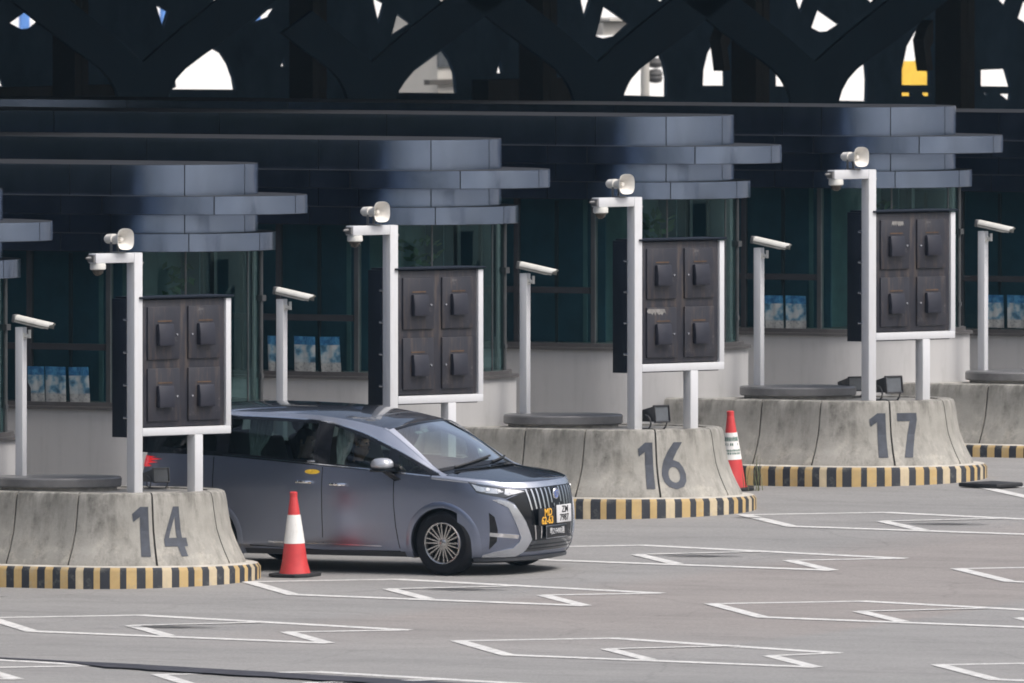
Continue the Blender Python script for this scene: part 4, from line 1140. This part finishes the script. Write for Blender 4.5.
# doors: seams, handles, side badge
def seam(pts,surf=fb,w=.010,mat='black_gloss',nm='door_seam',off=.0015):
    ribbon(surf,dens(pts,10),w,off).build(nm,M[mat],car,merge=False)
def uX(x): return 1+(XS-x)/(XS-XRS)
for S_,q in ((fb,-1),(ff,1)):
    for x,z0 in ((-1.57,.24),(-.62,.80),(-3.02,.85)):
        pts=[(q*uX(x),z0),(q*uX(x),top_z(x)-.01)]
        seam(pts,S_)
    seam([(q*uX(-.62),.80),(q*uX(-.60),.55),(q*uX(-.56),.30)],S_)
    seam([(q*uX(-2.55),.30),(q*uX(-1.57),.26),(q*uX(-.56),.27)],S_)
    # sill trim with a pale upper edge
    mb=MB(); mb=ribbon(S_,dens([(q*uX(-2.62),.235),(q*uX(-.50),.235)],20),.07,.006); mb.build('sill_trim',M['arch_trim'],car)
    mb=ribbon(S_,dens([(q*uX(-2.3),.345),(q*uX(-1.5),.335),(q*uX(-.8),.325)],12),.012,.004); mb.build('sill_line',M['silver'],car)
    # flush handles
    for x0,x1,z in ((-1.70,-1.90,1.04),(-1.25,-1.45,1.02)):
        mb=MB(); sy=-1 if q==-1 else 1; P=[]
        for i in range(7):
            x=x0+(x1-x0)*i/6; p=body(uX(x),z+.004*(x1-x)); P.append((p[0],sy*(abs(p[1])+.012+.018*math.sin(math.pi*i/6)),p[2]-.0))
        mb.tube(P,.021,8); mb.build('door_handle',M['chrome'],car)
    # wheel-arch lips and liners
    for wx in WHX:
        mb=MB(); rows=[]; sy=-1 if q==-1 else 1
        for i in range(41):
            a=R(-23+226*i/40); r=[]
            for rr_,o_ in ((AR-.035,-.03),(AR-.03,.002),(AR+.035,.0035),(AR+.042,-.003)):
                x=wx+rr_*math.cos(a); z=max(.19,WZ+rr_*math.sin(a)); u=uX(x) if x<=0 else None
                if x<=XS and x>=XRS: y=abs(body(uX(x),z)[1])
                elif x>XS:
                    k_=min(.999,(x-XS)/(tab(CXF,z)-XS)); y=tab(CW,z)*(1-k_**NF)**(1/NF)
                else: y=abs(body(2.0,z)[1])
                r.append((x,sy*(y+o_),z))
            rows.append(r)
        mb.grid(rows); mb.build('arch_lip',M['paint'],car,angle=50)
        mb=MB(); rows=[]
        for i in range(25):
            a=R(-25+230*i/24); x=wx+(AR-.02)*math.cos(a); z=max(.19,WZ+(AR-.02)*math.sin(a)); yo=.93 if x<=XS else min(.93,tab(CW,z)*(1-min(.999,x/(tab(CXF,z)))**NF)**(1/NF)-.035); rows.append([(x,sy*yo,z),(x,sy*.50,z)])
        mb.grid(rows); b=len(mb.v); mb.v+=[(wx+(AR)*math.cos(R(a)),sy*.52,max(.19,WZ+AR*math.sin(R(a)))) for a in range(0,181,10)]; mb.f.append(tuple(range(b,b+19))); mb.m.append(0)
        mb.build('wheel_well',M['rubber'],car)
# yellow permit sticker under the sliding door window and a small chrome clip above it
mb=surf_patch(fb,[[(-uX(-1.70+.10*math.cos(R(a))),1.155+.028*math.sin(R(a))) for a in range(0,360,20)]],.004,(.02,.03)); o=mb.build('oval_sticker',M['sticker'],car); o['label']='small yellow oval permit sticker'
mb=MB(); p=green(-1.72,.06); mb.box((p[0],p[1]-.008,p[2]+.01),(.10,.012,.022)); mb.build('window_clip',M['silver'],car,bevel=.004)
# mirrors
for sy in (-1,1):
    mr=MB(); C=Vector((-.70,sy*1.07,1.255)); rows=[]
    for i in range(9):
        f=-1+2*i/8; w=(1-abs(f)**3)**.5 if abs(f)<1 else .02
        ring=[]
        for t in range(0,360,24):
            c_,s_=math.cos(R(t)),math.sin(R(t)); k_=(abs(c_)**2.8+abs(s_)**2.8)**(-1/2.8)
            ring.append((C.x+.125*c_*k_*w+(.03 if s_<0 else 0)*0,C.y+f*.12,C.z+(.085*w)*s_*k_*(1 if s_>0 else .55)))
        rows.append(ring)
    mr.grid(rows,closed=True); k_=len(rows[0]); mr.f+=[tuple(range(k_)),tuple(8*k_+j for j in range(k_))]; mr.m+=[0,0]
    o=mr.build('door_mirror',M['silver' if False else 'paint'],car,angle=60)
    o.data.materials[0]=M['mirror_cap']
    mb=MB(); mb.box((C.x+.005,C.y,C.z-.056),(.22,.22,.03)); mb.add([(C.x-.05,sy*.99,C.z-.06),(C.x+.06,sy*.99,C.z-.06),(C.x+.16,sy*.935,C.z-.16),(C.x+.08,sy*.935,C.z-.17),(C.x-.05,sy*1.05,C.z-.06),(C.x+.06,sy*1.05,C.z-.06),(C.x+.18,sy*.95,C.z-.17),(C.x+.09,sy*.95,C.z-.19)],[(0,1,2,3),(4,7,6,5),(0,4,5,1),(1,5,6,2),(2,6,7,3),(3,7,4,0)])
    mb.build('mirror_foot',M['black_gloss'],o,bevel=.006)
# front end ----------------------------------------------------------------
HL=[(.80,1.074),(.72,1.045),(.52,1.005),(.30,.968),(.24,.955),(.32,.925),(.41,.912),(.49,.878),(.62,.915),(.74,.950)]
def mir(L): return [(-u,z) for u,z in L]
GR=[(-.27,.985),(-.25,.95),(-.41,.905),(-.49,.870),(-.42,.822),(-.32,.602),(-.27,.40),(-.30,.315)]
GRILLE=GR+[(-u,z) for u,z in reversed(GR)]
def fs(a,z):
    """front surface across the whole nose: a<0 near side, a>0 far side"""
    if a<=0: return body(-a,z)
    x,y,zz=body(a,z); return (x,-y,zz)
g=surf_patch(fs,[GRILLE],.006,(.02,.03),.006).build('grille',M['black_gloss'],car,angle=60)
def y2u(y,z):
    W=tab(CW,z); c=(min(.999,abs(y)/W))**(NF/2); return (1-math.degrees(math.acos(c))/90)*1.0 if False else (1-(math.degrees(math.acos(c)))/90)
# u=0 at the centre: angle 90 -> y=0
def slat(y0,y1,z0,z1,w=.022,nm='grille_slat'):
    P=[]
    for i in range(9):
        y=y0+(y1-y0)*i/8; z=z0+(z1-z0)*i/8; u=y2u(y,z); P.append((math.copysign(u,y),z))
    ribbon(fs,P,w,.016).build(nm,M['chrome'],g,merge=False)
for s in (-1,1):
    for k,(ya,yb,zb) in enumerate(((.105,.10,.80),(.185,.175,.745),(.265,.25,.745),(.345,.325,.745),(.42,.39,.745))):
        slat(s*ya,s*yb,.968,zb)
    slat(s*.495,s*.405,.968,.40,.018)
    slat(s*.33,s*.325,.545,.41,.014)
    slat(s*.06,s*.055,.79,.745,.016)
# the bright bar across the top of the grille joining the lamps
mb=MB(); P=[]
rows=[]
for i in range(61):
    a=-.74+1.48*i/60; x,_,_=fs(a,.8); zt=top_z(x)
    zl=tab([(0,.985),(.27,.985),(.52,1.018),(.72,1.052),(.8,1.08)],abs(a)); p0=Vector(fs(a,zl)); p1=Vector(fs(a,(zl+zt)/2)); p2=Vector(fs(a,zt-.004)); n=Vector((1,0,.1))
    rows.append([p0+n*.002,p0+n*.014,p1+n*.016,p2+n*.012,p2+n*-.02])
mb.grid(rows); mb.build('bonnet_bright_edge',M['silver'],car,angle=50)
mb=MB(); c=Vector(fs(0,.895))+Vector((.02,0,0))
mb.add([(c.x,c.y+.062*math.cos(R(a)),c.z+.068*math.sin(R(a))) for a in range(0,360,15)]+[(c.x+.012,c.y+.055*math.cos(R(a)),c.z+.060*math.sin(R(a))) for a in range(0,360,15)],[(i,(i+1)%24,24+(i+1)%24,24+i) for i in range(24)]+[tuple(range(24,48))]); em=mb.build('emblem',M['chrome'],g,angle=30)
mb=MB(); mb.add([(c.x+.014,c.y+.044*math.cos(R(a)),c.z+.048*math.sin(R(a))) for a in range(0,360,15)],[tuple(range(24))]); mb.add([(c.x+.014+.0,c.y,c.z)],[]) ; mb.build('emblem_field',M['emblem_blue'],em)
mb=MB(); mb.box((c.x+.017,c.y-.012,c.z+.003),(.004,.010,.062)); mb.box((c.x+.017,c.y+.014,c.z+.003),(.004,.010,.05)); mb.box((c.x+.0175,c.y,c.z+.022),(.004,.036,.009)); mb.build('emblem_bars',M['chrome'],em)
for s in (-1,1):
    L=HL if s==1 else mir(HL)
    h=surf_patch(fs,[L],.006,(.03,.03),.01).build('headlight',M['lamp_dark'],car,angle=60)
    q=[(.77,1.050),(.70,1.020),(.56,.992),(.50,.955),(.56,.935),(.66,.948),(.74,.975)]
    surf_patch(fs,[q if s==1 else mir(q)],.010,(.03,.03)).build('lamp_cover',M['lamp_glass'],h)
    q=[(.48,.985),(.33,.958),(.30,.945),(.38,.930),(.47,.910),(.50,.930)]
    surf_patch(fs,[q if s==1 else mir(q)],.010,(.03,.03)).build('lamp_cover',M['lamp_glass'],h)
    for uu,zz,r in ((.64,.985,.024),(.54,.965,.02),(.44,.945,.02)):
        mb=MB(); p=Vector(fs(s*uu,zz)); n_=(Vector(fs(s*uu+.002,zz))-p).cross(Vector(fs(s*uu,zz+.002))-p).normalized(); mb.cyl(p+n_*.008,p+n_*.018,r,r*.8,14); mb.build('lamp_lens',M['lamp_lens'],h)
    # silver C-shaped bumper blade
    q=[(.47,.842),(.415,.80),(.335,.62),(.262,.40),(.31,.285),(.385,.218),(.72,.218),(.71,.245),(.60,.285),(.44,.315),(.385,.385),(.375,.43),(.425,.60),(.48,.775),(.62,.868),(.55,.872)]
    surf_patch(fs,[q if s==1 else mir(q)],.014,(.02,.02),.014).build('bumper_blade',M['silver'],car,angle=60)
    q=[(.655,.725),(.61,.675),(.585,.52),(.592,.39),(.655,.30)]
    i_=surf_patch(fs,[q if s==1 else mir(q)],.004,(.03,.04)).build('air_intake',M['black_gloss'],car)
    ribbon(fs,[(s*(.655-.255*k/10),.478-.036*k/10) for k in range(11)],.045,.018).build('fog_bar',M['chrome'],i_)
# lower grille and lip
q=[(-.34,.31),(-.26,.385),(.26,.385),(.34,.31),(.36,.262),(-.36,.262)]
lg=surf_patch(fs,[q],.007,(.03,.03)).build('lower_grille',M['lamp_dark'],car)
for z in (.295,.335): ribbon(fs,[(-.30+.6*i/30,z) for i in range(31)],.012,.011).build('lower_bar',M['black_gloss'],lg)
mb=MB(); rows=[]
for i in range(81):
    a=-.80+1.6*i/80; p=Vector(fs(a,.20)); d_=Vector((p.x+.3,p.y*.55,0)).normalized(); rows.append([p+d_*.002+Vector((0,0,.012)),p+d_*.025,p+d_*.027+Vector((0,0,-.035)),p-d_*.10+Vector((0,0,-.06))])
mb.grid(rows); mb.build('front_lip',M['arch_trim'],car,angle=50)
# number plates
def plate(y0,y1,z0,z1,mat,nm,off,label=None,rot=0):
    xm=max(fs(0,(z0+z1)/2)[0],.9)+off
    mb=MB(); mb.box((xm,(y0+y1)/2,(z0+z1)/2),(.012,y1-y0,z1-z0)); o=mb.build(nm,mat,car,bevel=.003)
    if label: o['label']=label
    return o,Matrix.Translation((xm+.0075,(y0+y1)/2,(z0+z1)/2))@Matrix(((0,0,1,0),(1,0,0,0),(0,1,0,0),(0,0,0,1)))
o,T=plate(-.445,-.07,.555,.745,M['plate_black'],'number_plate',.016,'black number plate with amber lettering')
text_mesh('MD',.12,'plate_lettering',M['plate_amber'],o,T@Matrix.Translation((0.02,.045,0)),sx=.95)
text_mesh('62-63',.12,'plate_lettering',M['plate_amber'],o,T@Matrix.Translation((0,-.045,0)),sx=.95)
o,T=plate(-.05,.275,.565,.765,M['plate_white'],'number_plate',.024,'white number plate with black lettering')
text_mesh('ZM',.105,'plate_lettering',M['plate_black'],o,T@Matrix.Translation((.02,.047,0)),sx=.95)
text_mesh('7987',.105,'plate_lettering',M['plate_black'],o,T@Matrix.Translation((0,-.047,0)),sx=.95)
o,T=plate(-.27,.18,.405,.54,M['plate_black'],'number_plate',.020,'black number plate with white lettering')
text_mesh('粤Z·F490港',.085,'plate_lettering',M['plate_white'],o,T,sx=.80,bold=0)
mb=MB()
mb.box((o.data.vertices[0].co.x,-.045,.47),(.006,.462,.147)); fr_=mb.build('plate_frame',M['silver'],o,bevel=.002)
# tail lamps
for S_,q in ((fb,-1),(ff,1)):
    L=[(q*2.20,1.275),(q*2.10,1.285),(q*2.3,1.295),(q*2.6,1.29),(q*2.6,1.19),(q*2.3,1.165),(q*2.15,1.18),(q*2.24,1.205),(q*2.06,1.225),(q*2.2,1.24),(q*2.02,1.262)]
    tl=surf_patch(S_,[L],.01,(.03,.02),.01).build('tail_lamp',M['tail_lamp'],car)
# wheels
def wheel(wx,sy,steer):
    e=empty('wheel',(wx,sy*.825,WZ)); e.parent=car; e.rotation_euler=(0,0,R(steer))
    mb=MB(); Wd=.118
    prof=[(.235,-.09),(.255,-Wd),(.325,-Wd-.004),(.352,-Wd+.012),(.366,-Wd+.035),(.370,-.05),(.370,.05),(.366,Wd-.035),(.352,Wd-.012),(.325,Wd+.004),(.255,Wd),(.235,.09)]
    mb.lathe(prof,n=64,mat=Matrix.Rotation(R(90),4,'X'),close=False); mb.build('tyre',M['tyre'],e,angle=30)
    o=-1 if sy<0 else 1
    mb=MB(); RX=Matrix.Rotation(R(90),4,'X')
    mb.lathe([(.236,.10),(.242,.112),(.236,.118),(.222,.112),(.218,.07),(.21,-.02)],n=64,mat=Matrix.Rotation(R(90 if o<0 else -90),4,'X'),close=False)
    T=Matrix.Rotation(R(90 if o<0 else -90),4,'X')
    for k in range(20):
        a=2*math.pi*k/20; Rz=T@Matrix.Rotation(a,4,'Z')
        vs=[(.035,-.009,.098),(.035,.009,.098),(.222,.0075+.014*(k%2),.108),(.222,-.0075+.014*(k%2),.108),(.035,-.010,.075),(.035,.010,.075),(.222,.009+.014*(k%2),.07),(.222,-.009+.014*(k%2),.07)]
        mb.add(vs,[(0,1,2,3),(4,7,6,5),(0,4,5,1),(1,5,6,2),(2,6,7,3),(3,7,4,0)],0,Rz)
    mb.lathe([(.001,.112),(.03,.11),(.045,.10),(.05,.08)],n=24,mat=T,close=False)
    mb.build('rim',M['rim'],e,angle=40,merge=False)
    mb=MB(); mb.lathe([(.001,.02),(.20,.02),(.215,.05)],n=40,mat=T,close=False); mb.build('brake_disc',M['rim_dark'],e)
    return e
wheel(0,-1,-2); wheel(0,1,-2); wheel(-3.11,-1,0); wheel(-3.11,1,0)
# underside
mb=MB(); mb.box((-1.75,0,.27),(4.3,1.3,.12)); mb.build('underbody',M['rubber'],car)
# interior -------------------------------------------------------------------
mb=MB(); mb.box((-1.95,0,.60),(4.1,1.62,.06)); mb.build('cabin_floor',M['interior'],car)
mb=MB(); rows=[[(x,y,z) for y in (-.74,0,.74)] for x,z in ((-.95,.7),(-.62,1.06),(-.50,1.135),(-.25,1.15),(.10,1.165))]; mb.grid(rows); mb.build('dashboard',M['interior'],car)
mb=MB(); mb.grid([[tuple(Vector(roofpt(t/10,s*.97))+Vector((0,0,-.035))) for s in [-1+i/6 for i in range(13)]] for t in range(11)]); mb.build('headlining',M['headlining'],car)
def seat(x,y):
    mb=MB()
    mb.box((x+.10,y,.86),(.52,.50,.20)); s_=MB()
    T=Matrix.Translation((x-.20,y,.92))@Matrix.Rotation(R(-16),4,'Y'); mb.box((0,0,.30),(.16,.50,.62),T); mb.box((.0,0,.74),(.10,.28,.20),T)
    mb.box((x+.05,y,.70),(.4,.44,.18))
    return mb.build('seat',M['seat'],car,bevel=.05,seg=3)
for x in (-1.46,-2.25,-3.15):
    for y in (-.40,.40): seat(x,y)
mb=MB(); T=Matrix.Translation((-.84,-.42,1.06))@Matrix.Rotation(R(62),4,'Y')
P=[T@Vector((.185*math.cos(R(a)),.185*math.sin(R(a)),0)) for a in range(0,361,15)]; mb.tube(P,.016,8); mb.cyl(T@Vector((-.18,0,0)),T@Vector((.18,0,0)),.018); mb.cyl(T@Vector((0,-.18,0)),T@Vector((0,.18,0)),.018); mb.cyl(T@Vector((0,0,0)),T@Vector((0,0,.3)),.03); mb.build('steering_wheel',M['interior'],car)
# gathered curtains inside the near windows
def curtain(x0,x1,y,z0,z1,tie,par=car):
    mb=MB(); rows=[]
    for j in range(17):
        v=j/16; z=z0+(z1-z0)*v; k_=1-.55*math.exp(-((v-tie)/.22)**2); xm=(x0+x1)/2; w=(x1-x0)*k_
        yy=y+.20*(max(0,v-.2))*.8
        rows.append([(xm-(x1-x0)*.22*(1-k_)+w*(i/36-.5),yy+.014*math.sin(i*1.35)*k_,z) for i in range(37)])
    mb.grid(rows); mb.build('curtain',M['curtain'],par)
curtain(-1.50,-1.27,-.80,1.12,1.66,.25); curtain(-2.66,-2.34,-.80,1.2,1.78,.25); curtain(-2.66,-2.40,.62,1.2,1.78,.25); curtain(-1.50,-1.22,.62,1.12,1.70,.25)

# people in the car ----------------------------------------------------------
def person(seatloc,label,turn,shirtmat,lean=.0,drive=True,height=1.0):
    x,y,z=seatloc
    root=empty('person',(CARX,CARY,gz(CARY)),(math.atan(K),0,0),label,'person')
    J={};E_=[]
    def v(n,p,r): J[n]=(Vector(p),r)
    L=lean
    v('pelvis',(x,y,z),.145); v('waist',(x-.03+L*.3,y,z+.18),.13); v('chest',(x-.05+L*.7,y,z+.38),.155); v('neck0',(x-.05+L,y,z+.52),.075); v('neck1',(x-.03+L*1.1,y,z+.60),.056)
    hx=x+.0+L*1.2; v('head0',(hx,y,z+.66),.078); v('head1',(hx+.005,y,z+.75),.098); v('head2',(hx-.005,y,z+.83),.080)
    E_+=[('pelvis','waist'),('waist','chest'),('chest','neck0'),('neck0','neck1'),('neck1','head0'),('head0','head1'),('head1','head2')]
    v('nose',(hx+.115,y,z+.735),.012); v('chin',(hx+.075,y,z+.665),.035); E_+=[('head1','nose'),('head0','chin')]
    for s,n in ((-1,'r'),(1,'l')):
        v('sh'+n,(x-.05+L,y+s*.19,z+.47),.07)
        if drive:
            v('el'+n,(x+.16+L,y+s*.27,z+.22),.048); v('wr'+n,(x+.43,y+s*.17,z+.33),.030); v('pa'+n,(x+.49,y+s*.165,z+.36),.034)
        else:
            v('el'+n,(x+.04+L,y+s*.25,z+.20),.048); v('wr'+n,(x+.27,y+s*.14,z+.13),.030); v('pa'+n,(x+.33,y+s*.12,z+.125),.034)
        v('hp'+n,(x+.03,y+s*.10,z-.02),.10); v('kn'+n,(x+.46,y+s*.13,z+.04),.07); v('an'+n,(x+.50,y+s*.13,z-.34),.045); v('to'+n,(x+.66,y+s*.14,z-.36),.04)
        E_+=[('chest','sh'+n),('sh'+n,'el'+n),('el'+n,'wr'+n),('wr'+n,'pa'+n),('pelvis','hp'+n),('hp'+n,'kn'+n),('kn'+n,'an'+n),('an'+n,'to'+n)]
        pa=J['pa'+n][0]; d=(pa-J['wr'+n][0]).normalized()
        for k,(o,l) in enumerate(((-.03,.068),(-.01,.078),(.01,.073),(.029,.058))):
            a=pa+Vector((0,o,0))+d*.02; v('f%d%s'%(k,n),a,.011); v('g%d%s'%(k,n),a+d*l*.55+Vector((0,0,-.012)),.009); v('t%d%s'%(k,n),a+d*l*.7+Vector((0,0,-.045)),.008)
            E_+=[('pa'+n,'f%d%s'%(k,n)),('f%d%s'%(k,n),'g%d%s'%(k,n)),('g%d%s'%(k,n),'t%d%s'%(k,n))]
        v('th'+n,pa+Vector((.01,-s*.045,.01)),.011); v('tt'+n,pa+Vector((.05,-s*.055,-.005)),.009); E_+=[('pa'+n,'th'+n),('th'+n,'tt'+n)]
    names=list(J); ix={n:i for i,n in enumerate(names)}
    me=bpy.data.meshes.new('body'); me.from_pydata([J[n][0] for n in names],[(ix[a],ix[b]) for a,b in E_],[])
    ob=bpy.data.objects.new('body',me); col.objects.link(ob)
    ob.modifiers.new('s','SKIN'); sv=me.skin_vertices[0].data
    for i,n in enumerate(names):
        r=J[n][1]; sv[i].radius=(r,r); sv[i].use_root=(n=='pelvis')
        if n=='chest': sv[i].radius=(.18,.12)
        if n=='waist': sv[i].radius=(.15,.11)
        if n in('head1','head2'): sv[i].radius=(r*.86,r*1.08)
    ss=ob.modifiers.new('d','SUBSURF'); ss.levels=2; ss.render_levels=2
    bpy.context.view_layer.update()
    m2=bpy.data.meshes.new_from_object(ob.evaluated_get(bpy.context.evaluated_depsgraph_get())); bpy.data.objects.remove(ob)
    m2.materials.clear()
    for m_ in (M['skin'],shirtmat,M['interior']): m2.materials.append(m_)
    wr=[J['wrr'][0],J['wrl'][0]]
    for p in m2.polygons:
        c=p.center; p.use_smooth=True
        hand=any((c-w_).length<.15 and c.x>w_.x+.005 for w_ in wr)
        p.material_index=0 if (c.z>z+.555 or hand) else (1 if c.z>z+.03 and c.x<x+.36 or any((c-w_).length<.2 for w_ in wr) else 2)
    o=bpy.data.objects.new('body',m2); col.objects.link(o); o.parent=root
    mb=MB(); mb.lathe([(.001,.118),(.05,.108),(.082,.075),(.095,.03),(.092,-.015),(.080,-.055),(.055,-.085)],n=28,close=False)
    mb.v=[(hx-.012+p[0]*1.12-(.012 if p[2]<.03 else 0),y+p[1]*.97,z+.775+p[2]) for p in mb.v]
    mb.f=[f for f in mb.f if not (sum(mb.v[i][0] for i in f)/len(f)>hx+.045 and sum(mb.v[i][2] for i in f)/len(f)<z+.815)]; mb.m=[0]*len(mb.f)
    mb.build('hair',M['hair'],o)
    mb=MB()
    for s in (-1,1): mb.lathe([(.001,.012),(.010,.006),(.013,0),(.010,-.006),(.001,-.012)],(hx+.098,y+s*.034,z+.755),10,close=False)
    mb.build('eyes',M['interior'],o)
    mb=MB()
    for s in (-1,1): mb.lathe([(.001,.03),(.012,.02),(.014,0),(.010,-.02),(.001,-.03)],(hx-.005,y+s*.098,z+.745),10,close=False)
    mb.build('ears',M['skin'],o)
    mb=MB(); mb.box((hx+.108,y,z+.690),(.012,.045,.010)); mb.build('mouth',M['mouth'],o,bevel=.004)
    return root
person((-1.36,-.42,.70),'person in a dark jacket driving the grey car, seen through the front side window',0,M['shirt'],0,True)
person((-2.12,-.40,.72),'person with black hair seated behind the driver in the grey car',0,M['jacket_grey'],.02,False)
# ------------------------------------------------------------------ unseen dark ring added behind the photographer to cut light and reflections, camera, light
mb=MB(); rg=random.Random(11); rows=[]
for j,(rad,h) in enumerate(((330,0),(360,55),(400,95),(470,125))):
    rows.append([(rad*math.cos(R(a)),rad*math.sin(R(a)),h*(.8+.25*math.sin(a*.11)+.12*math.sin(a*.31+j))*min(1,(abs(a+112)<58)*(58-abs(a+112))/22)-2) for a in range(-170,-53,3)])
mb.grid(rows)
structure(mb.build('light_blocker',M['light_blocker']))
# thin air between the photographer and the plaza
mb=MB(); mb.box((0,0,79),(1960,1960,163)); hz=mb.build('haze',[],smooth=False)
hm=bpy.data.materials.new('haze'); hm.use_nodes=True; hnt=hm.node_tree; hnt.nodes.remove(hnt.nodes['Principled BSDF'])
pv=hnt.nodes.new('ShaderNodeVolumePrincipled'); pv.inputs['Color'].default_value=(.50,.76,1,1); pv.inputs['Density'].default_value=.00007; pv.inputs['Anisotropy'].default_value=0
hnt.links.new(pv.outputs[0],hnt.nodes['Material Output'].inputs['Volume']); hz.data.materials.append(hm); hz['kind']='stuff'
cam=bpy.data.cameras.new('camera'); co=bpy.data.objects.new('camera',cam); col.objects.link(co)
cam.sensor_width=36; cam.lens=FP/1024*36; cam.clip_start=5; cam.clip_end=4000
th=R(30); fwd=Vector((-math.sin(th)*math.cos(PH),math.cos(th)*math.cos(PH),-math.sin(PH)))
co.location=CAM; co.rotation_euler=fwd.to_track_quat('-Z','Y').to_euler()
scene.camera=co
cam.dof.use_dof=True; cam.dof.focus_distance=211; cam.dof.aperture_fstop=9
w=bpy.data.worlds.new('World'); scene.world=w; w.use_nodes=True; nt=w.node_tree
bg=nt.nodes['Background']; sk=nt.nodes.new('ShaderNodeTexSky'); sk.sky_type='NISHITA'; sk.sun_disc=False
SUN_EL,SUN_AZ=56,-4   # azimuth measured from +X towards +Y
sk.sun_elevation=R(SUN_EL); sk.sun_rotation=R(90-SUN_AZ); sk.air_density=1.0; sk.dust_density=7; sk.ozone_density=1
hs=nt.nodes.new('ShaderNodeHueSaturation'); hs.inputs['Saturation'].default_value=.8
nt.links.new(sk.outputs[0],hs.inputs['Color']); nt.links.new(hs.outputs[0],bg.inputs['Color']); bg.inputs['Strength'].default_value=.13
sd=bpy.data.lights.new('sun','SUN'); sd.energy=1.5; sd.angle=R(24); sd.color=(1,.98,.96)
so=bpy.data.objects.new('sun',sd); col.objects.link(so)
dirv=Vector((math.cos(R(SUN_EL))*math.cos(R(SUN_AZ)),math.cos(R(SUN_EL))*math.sin(R(SUN_AZ)),math.sin(R(SUN_EL))))
so.rotation_euler=dirv.to_track_quat('Z','Y').to_euler(); so.location=(0,0,30)
scene.view_settings.view_transform='Standard'; scene.view_settings.look='None'; scene.view_settings.gamma=1; scene.view_settings.exposure=0.42
scene.view_settings.use_curve_mapping=False
scene.cycles.max_bounces=8; scene.cycles.transparent_max_bounces=16
scene.cycles.filter_width=1.8
